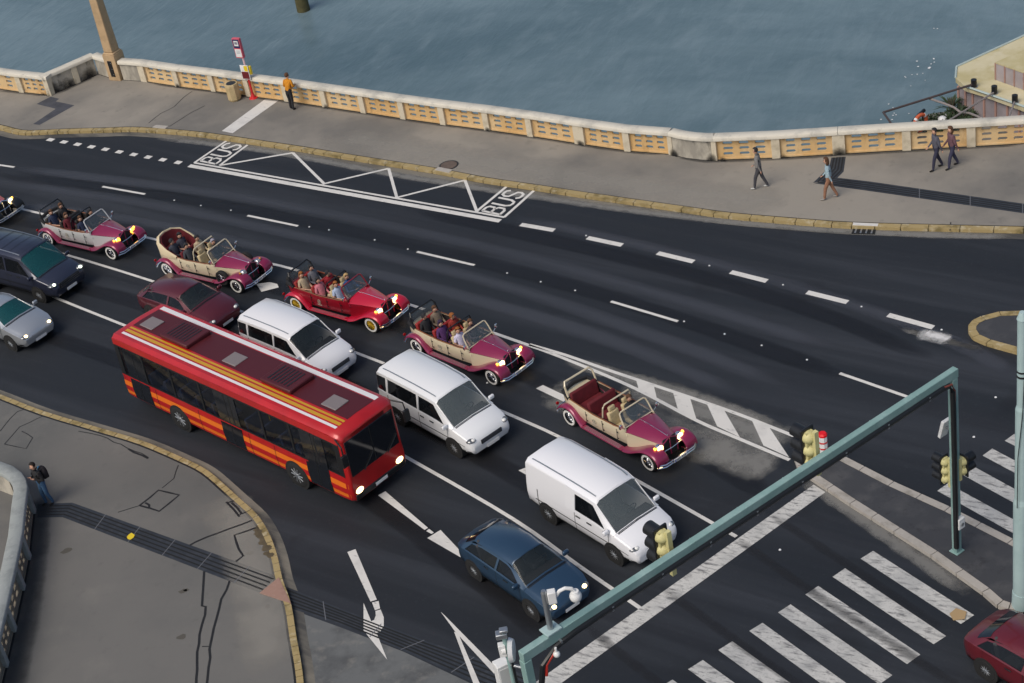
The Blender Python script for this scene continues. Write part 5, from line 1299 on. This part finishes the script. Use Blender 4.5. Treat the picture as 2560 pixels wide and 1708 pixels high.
def van_st(L=4.8, h=1.95, w_=.95):
    k = h/1.95; r = L/2
    return [(-r, .42, w_*.90, 1.05, w_*.80, h*.90), (-r+.06, .32, w_*.97, 1.08, w_*.84, h*.97), (-r+.5, .28, w_, 1.10, w_*.86, h), (-.5, .28, w_, 1.10, w_*.86, h+.015), (r-2.0, .28, w_, 1.09, w_*.85, h*.99), (r-1.65, .28, w_, 1.09, w_*.82, h*.955), (r-.85, .28, w_*.99, 1.06, w_*.84, 1.13), (r-.3, .28, w_*.95, .92, w_*.8, 1.0), (r-.07, .30, w_*.88, .74, w_*.74, .84), (r, .36, w_*.80, .62, w_*.7, .68)]
vg = [(.9, 2.05, 1.0, 2.05), (2.12, 3.35, 2.12, 3.35), (3.45, 5.55, 3.45, 4.75)]
P_white = paint('white_van_paint', (.78, .79, .80), 0, .3); P_white2 = paint('white_paint', (.80, .80, .82), 0, .3); P_silver = paint('silver_paint', (.48, .50, .52), .6, .3)
P_navy = paint('navy_paint', (.03, .035, .06), .3); P_bluep = paint('dark_blue_paint', (.025, .06, .11), .3); P_maroon = paint('maroon_paint', (.10, .012, .02), .2)
def place_wheel(p, slope, x, y):
    q = (p[0]+100, p[1]+100*slope); rz = heading(p, q); return G(*p)-Matrix.Rotation(rz, 3, 'Z') @ Vector((x, y, 0)), rz
vk = dict(wheels=(-1.45, 1.52), wy=.95, wr=.335, glass_side=vg, front_glass=(6.0, 5.05), rear_glass=(.15, 1.0), seams=(2.08, 3.4, 5.7), lamp=(2.2, .80, .70), grille=(2.40, .66, .16, .9), handles=((.05, .955, 1.0), (.55, .96, 1.0)))
vehicle('van', 'white passenger van with dark side windows, in the middle of the jam', 'van', *place_wheel((917, 975), .56, -1.45, -.95), van_st(), P_white, **vk, screen_m=M_cabp, lit=None)
vehicle('van', 'white panel van at the stop line, below the gantry', 'van', *place_wheel((1262, 1199), .625, -1.45, -.95), van_st(4.9, 2.0), P_white2, **{**vk, 'glass_side': vg[2:], 'rear_glass': None}, screen_m=M_cabp)
vehicle('van', 'white van behind the middle one, between the red bus and the red vintage car', 'van', *place_wheel((597, 838), .43, -1.35, -.93), van_st(4.5, 1.85, .92), P_white2, **{**vk, 'wheels': (-1.35, 1.4), 'wy': .92, 'lamp': (2.05, .78, .68), 'grille': (2.25, .66, .16, .85), 'handles': ()})
vehicle('van', 'dark navy van with a teal windscreen and lit headlamps at the left edge', 'van', *place_wheel((96, 694), .27, 1.52, -.95), van_st(4.95, 1.98, .97), P_navy, **{**vk, 'wy': .97, 'grille': (2.47, .72, .26, 1.1), 'lamp': (2.3, .84, .76)}, screen_m=M_cabt, lit='xenon', roof_ribs=6)
def car_st(hatch=False):
    s = [(-2.15, .38, .74, .84, .62, .93), (-2.0, .27, .84, .90, .70, 1.02)]
    s += [(-1.78, .24, .87, .94, .72, 1.12), (-1.35, .22, .885, .95, .62, 1.40)] if hatch else [(-1.45, .22, .88, .95, .72, 1.07), (-.85, .22, .885, .95, .60, 1.40)]
    s += [(-.15, .22, .89, .95, .62, 1.47), (.35, .22, .89, .94, .60, 1.41), (1.12, .22, .88, .92, .74, 1.0), (1.75, .22, .86, .80, .70, .88), (2.05, .25, .78, .66, .62, .74), (2.16, .32, .68, .56, .54, .60)]
    return s
cg = [(2.35, 3.95, 2.95, 3.95), (4.05, 5.75, 4.05, 4.95)]
ck = dict(wheels=(-1.32, 1.33), wy=.885, wr=.315, glass_side=cg, front_glass=(5.95, 5.05), rear_glass=(2.1, 2.95), seams=(2.8, 4.0, 5.75), lamp=(1.98, .64, .60), grille=(2.12, .56, .12, .8), handles=((-.6, .892, .84), (.3, .892, .84)))
vehicle('car', 'silver car with one warm headlamp behind the red bus, cut by the left edge', 'car', *place_wheel((30, 805), .38, 1.33, -.885), car_st(), P_silver, **ck, screen_m=M_cabt, lit='warm')
vehicle('car', 'dark blue car ahead of the red bus, beside the straight arrow', 'car', *place_wheel((1222, 1420), .70, 1.33, -.885), car_st(True), P_bluep, **ck, lit='warm')
vehicle('car', 'maroon hatchback between the red bus and the vintage cars, ahead of the dark van', 'car', *place_wheel((352, 735), .35, -1.32, -.885), car_st(True), P_maroon, **ck)
vehicle('car', 'dark red car leaving the crossing at the bottom right corner', 'car', *place_wheel((2262, 1560), .62, -1.32, -.885), car_st(True), paint('wine_paint', (.13, .012, .02), .2), **ck)
# ---------------------------------------------------------------- bus
BL = 12.0
def bus():
    r = BL/2; w_ = 1.26; h = 3.05
    st = [(-r, .40, w_*.94, 1.35, w_*.90, h-.12), (-r+.10, .32, w_, 1.35, w_*.95, h-.02), (-r+.4, .30, w_, 1.35, w_*.955, h), (0, .30, w_, 1.35, w_*.955, h+.01), (r-.5, .30, w_, 1.35, w_*.955, h), (r-.14, .32, w_*.99, 1.32, w_*.94, h-.06), (r, .38, w_*.93, 1.28, w_*.88, h-.18)]
    loc, rz = place_wheel((690, 1117), .487, 3.3, -1.26)
    t = thing('bus', 'long red bus with dark windows and amber roof stripes, at the lower kerb', 'bus', loc, rz); L = Loft(st)
    M_busr = mat('bus_red_paint', (.50, .010, .012), .32, .1, .6, noise=.18, scale=1.3)
    body = L.body('body', M_busr, t, (1, 5))
    x_to_a = lambda x: next(i+(x-st[i][0])/(st[i+1][0]-st[i][0]) for i in range(len(st)-1) if x <= st[i+1][0])
    xs = [-5.7, -4.35, -2.75, -1.15, .45, 2.05, 3.5, 4.7, 5.7]
    for i in range(len(xs)-1):
        a0, a1 = x_to_a(xs[i]+.045), x_to_a(xs[i+1]-.045)
        for k0, k1 in ((4.06, 4.80), (mirror_k(4.80), mirror_k(4.06))):
            mb = MB(); L.patch(mb, a0, a1, k0, k1, off=-.006, na=4); mb.build('side_window', M_cab, t, smooth=60)
    wins = [(x_to_a(xs[i]+.045), x_to_a(xs[i+1]-.045))*2 for i in range(len(xs)-1)]
    side_frames(L, wins, 1, 5, 4.06, 4.80, M_black, t, 'window_band', 4.03, 4.84)
    side_frames(L, [(1.0, 5.0, 1.0, 5.0)], 1, 5, 4.03, 4.84, M_busr, body, 'window_frame')
    mb = MB(); mb.box((0, 0, .82), (11.4, 2.3, .05)); mb.box((5.3, 0, 1.25), (.5, 2.2, .5)); mb.build('cabin_floor', mat('bus_floor', (.09, .09, .095), .8), t, smooth=0)
    M_bs = mat('bus_seat_cloth', (.03, .06, .16), .8, noise=.3, scale=6)
    for q in range(11):
        x = -5.1+q*.88
        for y in (-.72, .72):
            if abs(x-.2) < .7 or abs(x+4.9) < .3: continue
            mb = MB(); mb.box((x+.16, y, 1.12), (.42, .86, .12)); se = mb.build('seat', M_bs, t, bevel=.03)
            mb = MB(); mb.box((x-.08, y, 1.46), (.1, .86, .66), M=Matrix.Rotation(R(-8), 3, 'Y')); mb.build('backrest', M_bs, se, bevel=.04)
    for x in (-3.4, -1.2, 1.1, 3.0):
        for y in (-.28, .28): mb = MB(); mb.tube([(x, y, .84), (x, y, 2.9)], .022, 6); mb.build('grab_pole', M_yel, t)
    M_or = mat('bus_orange_stripe', (.75, .16, .01), .4, coat=.4); M_am = mat('bus_amber_stripe', (.55, .30, .01), .4, coat=.4); M_mar = mat('bus_roof_maroon', (.075, .008, .012), .5); M_wh = mat('bus_white_stripe', (.72, .70, .70), .4); M_pk = mat('bus_crimson_stripe', (.62, .04, .10), .4, coat=.3)
    for (k0, k1, m, q0, q1) in ((3.1, 3.55, M_or, -5.9, 5.9), (2.25, 2.6, M_or, -5.9, 5.9), (4.87, 4.97, M_or, .2, 5.9), (4.87, 4.97, M_pk, -5.9, .15)):
        for kk in ((k0, k1), (mirror_k(k1), mirror_k(k0))):
            mb = MB(); L.patch(mb, x_to_a(q0), x_to_a(q1), *kk, off=.005, na=8); mb.build('side_stripe', m, body, smooth=60)
    for (k0, k1, m) in ((6.12, 6.22, M_wh), (6.28, 6.40, M_am), (6.46, 6.54, M_am), (6.62, 7.7, M_mar), (7.74, 7.92, M_wh)):
        mb = MB(); L.patch(mb, x_to_a(-5.6), x_to_a(5.6), k0, k1, off=.006, na=10); mb.build('roof_stripe', m, body, smooth=60)
    for x in (-3.2, 2.2):
        mb = MB(); mb.box((x, .1, 3.14), (1.5, 1.1, .16)); u = mb.build('roof_unit', M_mar, t, bevel=.04)
        mb = MB()
        for q in range(7): mb.box((x-.5+q*.16, .1, 3.224), (.06, .8, .012))
        mb.build('vent_slat', M_black, u, smooth=0)
    mb = MB(); mb.box((r-.0, 0, 2.0), (.03, 2.1, 1.35)); wsn = mb.build('windscreen', M_dglass, t, bevel=.05)
    mb = MB(); mb.box((r+.02, 0, 2.0), (.012, .03, 1.34)); mb.build('screen_bar', M_black, wsn, smooth=0)
    for y in (-.55, .5): mb = MB(); mb.tube([(r+.04, y, 1.30), (r+.04, y+.5, 1.75)], .018, 5); mb.build('wiper', M_black, wsn)
    mb = MB(); mb.box((r-.03, 0, 2.74), (.06, 1.5, .2)); mb.build('destination_display', M_black, t, bevel=.02)
    mb = MB(); mb.box((r-.02, 0, .52), (.10, 2.2, .22)); bmp = mb.build('bumper', M_black, t, bevel=.03)
    mb = MB(); mb.box((r+.035, 0, .52), (.012, .52, .11)); mb.build('number_plate', M_plate, bmp, smooth=0)
    mb = MB(); mb.box((r-.03, 0, .98), (.05, 1.0, .16)); mb.build('grille', M_black, t, bevel=.02)
    for x in (-5.0, -.4, 4.6): mb = MB(); mb.box((x, 0, 3.08), (.7, .6, .05)); mb.build('roof_hatch', mat('hatch_grey', (.20, .17, .17), .6), t, bevel=.02)
    for x in (-4.0, -1.6, 1.1, 2.4):
        for k0, k1 in ((2.05, 3.95), (mirror_k(3.95), mirror_k(2.05))): mb = MB(); L.patch(mb, x_to_a(x-.012), x_to_a(x+.012), k0, k1, off=.009, na=1); mb.build('panel_seam', M_black, body, smooth=0)
    mb = MB(); mb.box((-r+.005, 0, 2.0), (.03, 1.9, .9)); mb.build('rear_window', M_dglass, t, bevel=.05)
    for x in (-2.9, 3.3):
        for s in (-1, 1):
            mb = MB(); mb.cyl((x, s*.95, .48), (x, s*1.263, .48), .56, n=26); mb.build('wheel_arch', M_rubber, body)
            wheel(t, x, s*1.15, .48, .27, M_steel)
    for s in (-1, 1):
        mb = MB(); mb.sphere((r-.03, s*.9, .72), (.08, .18, .12), 12, 8); mb.build('headlamp', M_warm, t)
        mb = MB(); mb.box((-r+.0, s*1.0, 1.0), (.05, .16, .4)); mb.build('tail_lamp', M_tail, t, bevel=.02)
        mb = MB(); mb.tube([(r-.2, s*1.2, 2.85), (r+.25, s*1.36, 2.8), (r+.28, s*1.38, 2.5)], .03, 6); mb.box((r+.28, s*1.38, 2.3), (.1, .22, .42)); mb.build('mirror', M_black, t, bevel=.02)
    for x in (-4.9, .2, 4.55):
        mb = MB(); L.patch(mb, x_to_a(x-.55), x_to_a(x+.55), 2.1, 4.82, off=.014, na=2); dr = mb.build('door', M_dglass, t, smooth=60)
        mb = MB(); L.patch(mb, x_to_a(x-.015), x_to_a(x+.015), 2.1, 4.82, off=.018, na=1); mb.build('door_edge', M_black, dr, smooth=0)
    return t
bus()

# ================================================================== PEDESTRIANS
p = G(113, 1157, PAV)
pz = R(215)
person('pedestrian in black jacket and blue jeans beside the curved balustrade, bottom left', 'phone', p, R(222), (.018, .017, .018), (.045, .11, .21), (.014, .009, .006), scale=1.0)
bk = p+Matrix.Rotation(R(222), 3, 'Z') @ Vector((-.20, 0, 1.22))
t = thing('backpack', 'black backpack with a bright blue side, worn by the pedestrian at bottom left', 'backpack', bk, R(222))
mb = MB(); mb.sphere((0, 0, 0), (.15, .18, .27), 14, 10); mb.box((-.05, 0, -.06), (.14, .26, .32)); mb.build('bag', mat('backpack_black', (.018, .014, .016), .8), t, subsurf=1, bevel=.03)
mb = MB(); mb.sphere((.02, -.15, .05), (.075, .045, .17), 10, 8); mb.build('side_pocket', mat('backpack_blue', (.01, .14, .30), .7), t)
mb = MB()
for s in (-1, 1): mb.tube([(.10, s*.10, .22), (.26, s*.12, .25), (.35, s*.13, .12), (.30, s*.16, -.05)], .022, 6)
mb.build('strap', M_black, t)
p = G(672, 251, PAV); 
person('person in an orange jacket leaning on the balustrade right of the bus stop', 'rail', p, az+math.pi/2, (.62, .24, .01), dark, brown)
p = G(2150, 388, PAV); person('pedestrian in dark trousers and slate coat, left of the two under the riverside pavilion', 'walk', p, R(190), (.10, .10, .13), (.03, .03, .06), dark)
p = G(2186, 384, PAV); person('pedestrian in a maroon top, right of the two under the riverside pavilion', 'walk', p, R(190), (.16, .08, .10), (.04, .04, .08), brown, True)
p = G(1745, 432, PAV); person('walker in grey with pale shoes on the pavement below the balustrade bend', 'walk', p, R(160), (.22, .21, .20), (.06, .06, .07), dark, shoe=(.5, .5, .48))
p = G(1905, 456, PAV); person('walker in a light blue top and orange trousers beside the dark tactile strip', 'walk', p, R(165), (.34, .46, .52), (.30, .15, .09), brown, shoe=(.3, .28, .26), long=True)

# ================================================================== RIVERSIDE PAVILION
RZ = -0.9
def PZ(x, y, z=RZ): return G(x, y, z)
M_roofp = layered('pavilion_roof_paint', (.58, .52, .34), [((.44, .38, .19), .5, .45, .62, 0, one, .8), ((.66, .61, .47), 1.2, .55, .7, 0, one, .5)], rough=.8)
M_pglass = mat('pavilion_glass', (.36, .32, .34), .12, noise=.35, scale=.8, coat=.4); M_mull = mat('pavilion_mullion', (.40, .24, .20), .6)
o = PZ(2195, 165); t = thing('riverside_pavilion', 'cream roofed glass pavilion on the river at the upper right corner', 'building', (o.x, o.y, RZ))
o = Vector((o.x, o.y, RZ))
rf = [PZ(*q) for q in [(2195, 154), (2350, 82), (2560, -14), (2700, 320), (2560, 318), (2350, 246), (2258, 212), (2215, 199), (2193, 179)]]
mb = MB(); mb.prism([(p.x, p.y) for p in rf], RZ-.22, RZ); rob = mb.build('roof', M_roofp, t, smooth=0, off=o, bevel=.02)
mb = MB()
for a, b2 in (((2195, 154), (2560, -14)), ((2195, 155), (2193, 179)), ((2215, 199), (2560, 318))):
    q0, q1_ = PZ(*a), PZ(*b2); mb.tube([q0+Vector((0, 0, .02)), q1_+Vector((0, 0, .02))], .05, 6)
mb.build('roof_edge', mat('pale_blue_edge', (.42, .50, .48), .5), rob, off=o)
# glass wall below the near eave
e0, e1 = PZ(2222, 203), PZ(2560, 319); c = (e1-e0); nin = Vector((-c.y, c.x, 0)).normalized()
if nin.y < 0: nin = -nin
for k, (a, b2) in enumerate(((e0+nin*.3, e1+nin*.3), (PZ(2200, 186)+nin*.0, e0+nin*.3))):
    a, b2 = a+Vector((0, 0, 0)), b2
    mb = MB(); mb.add([(a.x, a.y, WATER+.6), (b2.x, b2.y, WATER+.6), (b2.x, b2.y, RZ-.23), (a.x, a.y, RZ-.23)], [(0, 1, 2, 3)])
    gw = mb.build('glass_wall', M_pglass, t, smooth=0, off=o, solid=.04)
    nmul = 12 if k == 0 else 2
    for q in range(nmul):
        pt = a.lerp(b2, (q+.02)/nmul); mb = MB(); mb.box((pt.x-nin.x*.03, pt.y-nin.y*.03, (WATER+.6+RZ-.23)/2), (.09, .09, RZ-.23-WATER-.6), math.atan2(c.y, c.x)); mb.build('mullion', M_mull, gw, smooth=0, off=o)
mb = MB(); dk = [PZ(2193, 179)+Vector((0, -1, 0))]; 
d0, d1 = PZ(2150, 215), PZ(2560, 340)
mb.prism([(p.x, p.y) for p in rf], WATER-.2, WATER+.55); mb.build('hull', mat('pontoon_grey', (.12, .12, .12), .8), t, smooth=0, off=o)
# roof lantern with window band
z2 = RZ+.85
lan = [PZ(2284, 143, z2), PZ(2350, 114, z2), PZ(2500, 50, z2), PZ(2620, 260, z2), PZ(2350, 166, z2)]
mb = MB(); mb.prism([(p.x, p.y) for p in lan], z2-.06, z2); mb.build('lantern_roof', M_roofp, t, smooth=0, off=o)
cc = sum((p for p in lan), Vector())/5
mb = MB(); mb.prism([((p.x-cc.x)*.985+cc.x, (p.y-cc.y)*.985+cc.y) for p in lan], RZ+.003, z2-.07); lw = mb.build('lantern_window', M_pglass, t, smooth=0, off=o)
mb = MB(); q0, q1_ = lan[0], lan[4]
for k in range(4):
    pt = q0.lerp(q1_, k/3*.99); mb.box((pt.x, pt.y, (RZ+z2)/2), (.05, .05, z2-RZ-.08))
mb.build('window_post', M_mull, lw, smooth=0, off=o)
for lb, (x, y) in zip(('black cylinder lamp on the pavilion roof, leftmost of the three', 'black cylinder lamp on the pavilion roof, middle of the three', 'black cylinder lamp on the pavilion roof, nearest the right edge'), ((2235, 200), (2282, 215), (2329, 236))):
    p = PZ(x, y); t2 = thing('roof_lamp', lb, 'lamp', p, 0, 'cylinder lamps along the pavilion roof')
    mb = MB(); mb.cyl((0, 0, 0), (0, 0, .36), .125, n=16); mb.build('shade', M_black, t2)
    mb = MB(); mb.cyl((0, 0, 0), (0, 0, .03), .16, n=16); mb.build('base', M_steel, t2)
# steel frame
p0 = PZ(2027, 258, RZ); t = thing('steel_frame', 'thin steel awning frame reaching from the pavilion roof over the river', 'frame', p0)
M_fr = mat('brown_steel', (.10, .075, .07), .5, .4)
mb = MB(); mb.tube([PZ(2027, 258), PZ(2232, 194, RZ+.15)], .05, 8); mb.tube([PZ(2027, 258), PZ(2054, 296)], .05, 8); mb.build('beam', M_fr, t, off=p0)
mb = MB(); mb.tube([PZ(2280, 213, RZ+.15), PZ(2150, 294)], .04, 8); mb.tube([PZ(2328, 234, RZ+.15), PZ(2306, 300)], .04, 8); mb.build('tie', mat('grey_steel', (.32, .28, .26), .5, .4), t, off=p0)
mb = MB(); mb.tube([PZ(2132, 226), PZ(2165, 237), PZ(2190, 247, RZ-.1), PZ(2203, 257, RZ-.2)], .05, 8); mb.tube([PZ(2203, 257, RZ-.2), PZ(2225, 260), PZ(2255, 272)], .05, 8); mb.build('brace', MATS['grey_steel'], t, off=p0)
# railing and lifebuoy
p0 = PZ(2100, 285, -1.6); t = thing('railing', 'dark curved handrail rising behind the right balustrade', 'railing', p0)
mb = MB(); mb.tube([PZ(2086, 296, -1.6), PZ(2096, 279, -1.6), PZ(2108, 265, -1.6), PZ(2121, 253, -1.6)], .08, 8); mb.build('handrail', M_black, t, off=p0)
mb = MB()
for x, y in ((2097, 278), (2117, 257)): q = PZ(x, y, -1.6); mb.tube([q, q-Vector((0, 0, .9))], .035, 6)
mb.build('baluster', M_black, t, off=p0)
p0 = PZ(2112, 282, -1.7); mb = MB(); N = 24
pts = [(.36*math.cos(2*math.pi*k/N), 0, .36*math.sin(2*math.pi*k/N)) for k in range(N+1)]
lfb = thing('lifebuoy', 'orange lifebuoy by the curved handrail behind the balustrade', 'lifebuoy', p0, R(30)); mb.tube(pts, .085, 10); mb.build('ring', mat('lifebuoy_orange', (.55, .11, .04), .6), lfb)
mb = MB()
for k in range(4):
    a = math.pi/4+k*math.pi/2; mb.tube([(.36*math.cos(a+e), 0, .36*math.sin(a+e)) for e in (-.12, 0, .12)], .09, 10)
mb.build('band', M_white, lfb)
# planting on the lower quay
M_leafa = mat('quay_leaves', (.045, .075, .03), .7, noise=.5, scale=4); M_stem = mat('stem', (.08, .06, .04), .9)
def shrub(label, px, py, z, r, hgt, nleaf, spiky=False):
    p = PZ(px, py, z); t = thing('shrub', label, 'plant', p)
    mb = MB()
    for k in range(nleaf):
        a = random.uniform(0, 6.28); rr = r*math.sqrt(random.random()); zz = random.uniform(.1, 1)*hgt*(1-.4*rr/r)
        q = Vector((rr*math.cos(a), rr*math.sin(a), zz))
        if spiky:
            d_ = Vector((math.cos(a), math.sin(a), random.uniform(.3, 1.6))).normalized(); L = random.uniform(.5, .9)*hgt; s = d_.cross(Vector((0, 0, 1))).normalized()*.03
            b_ = Vector((0, 0, hgt*.3)); mb.add([b_-s, b_+s, b_+d_*L*.6+s*1.4-Vector((0, 0, .05)), b_+d_*L*.6-s*1.4-Vector((0, 0, .05)), b_+d_*L-Vector((0, 0, .25*L))], [(0, 1, 2, 3), (3, 2, 4)])
        else:
            n_ = Vector((random.gauss(0, 1), random.gauss(0, 1), random.gauss(.5, 1))).normalized(); u_ = n_.orthogonal().normalized(); v_ = n_.cross(u_); s = random.uniform(.05, .12)
            mb.add([q-u_*s, q+v_*s*.5, q+u_*s, q-v_*s*.5], [(0, 1, 2, 3)])
    mb.build('foliage', M_leafa, t, smooth=0)
    mb = MB()
    for k in range(5): a = k*1.3; mb.tube([(0, 0, 0), (r*.4*math.cos(a), r*.4*math.sin(a), hgt*.7)], .025, 5)
    mb.build('stem', M_stem, t)
shrub('spiky palm like plant at the corner of the riverside pavilion', 2184, 266, -2.4, .4, 1.2, 46, True)
shrub('low green shrub behind the balustrade, left of the pavilion glass', 2150, 294, -2.4, .8, .6, 500)
shrub('olive shrub mound below the steel ties, in front of the pavilion glass', 2203, 284, -2.4, .8, .8, 600)
for lb, x, y in (('white globe lamp in the quay planting, larger of two', 2163, 274), ('white globe lamp in the quay planting, smaller of two', 2176, 262)):
    p = PZ(x, y, -2.0); t = thing('globe_lamp', lb, 'lamp', p, 0, 'globe lamps in the quay planting'); mb = MB(); mb.sphere((0, 0, 0), (.2, .2, .15) if x == 2163 else (.14, .14, .1), 14, 10); mb.build('globe', M_white, t); mb = MB(); mb.cyl((0, 0, -.6), (0, 0, -.1), .03); mb.build('stem', M_black, t)
# quay below
q = [PZ(2060, 300, -2.5), PZ(2130, 262, -2.5), PZ(2215, 250, -2.5), PZ(2560, 330, -2.5), PZ(2560, 420, -2.5), PZ(2060, 330, -2.5)]
mb = MB(); mb.prism([(p.x, p.y) for p in q], WATER-.5, -2.5); struct(mb.build('quay', M_emb, smooth=0))
# pile added at the top edge, coloured as a dark reflection on the river
p = G(697, 24, WATER); t = thing('reflection_pile', 'dark olive pile added for a reflection on the river at the top edge', 'reflection pile', (p.x, p.y, WATER-.5))
mb = MB(); mb.cyl((0, 0, 0), (0, 0, 2.6), .42, .36, 14); mb.build('pile', mat('reflection_olive', (.09, .08, .03), .8, noise=.4, scale=3), t)
mb = MB(); mb.cyl((0, 0, 2.6), (0, 0, 2.72), .38, .2, 14); mb.build('cap', M_steel, t)
# gulls / foam flecks on the water
mb = MB()
for x, y, s in [(2142, 62, .12), (2120, 150, .16), (2130, 157, .2), (2122, 142, .12), (2106, 168, .1), (2080, 175, .1), (2145, 133, .12), (2110, 182, .1), (2050, 250, .12), (2062, 253, .12), (2040, 268, .12), (2035, 278, .13), (2070, 262, .1), (2110, 196, .08), (2000, 305, .1), (1990, 310, .1)]:
    p = G(x, y, WATER)
    for k in range(2):
        c = p+Vector((random.gauss(0, .25), random.gauss(0, .35), 0)); mb.flat([(c.x+.4*s*math.cos(a*1.05)*random.uniform(.5, 1.1), c.y+.4*s*math.sin(a*1.05)) for a in range(6)], WATER+.03+k*.002)
ob = mb.build('foam_fleck', M_white, smooth=0); tag(ob, 'scattered white foam flecks on the river left of the pavilion', 'foam', kind='stuff')
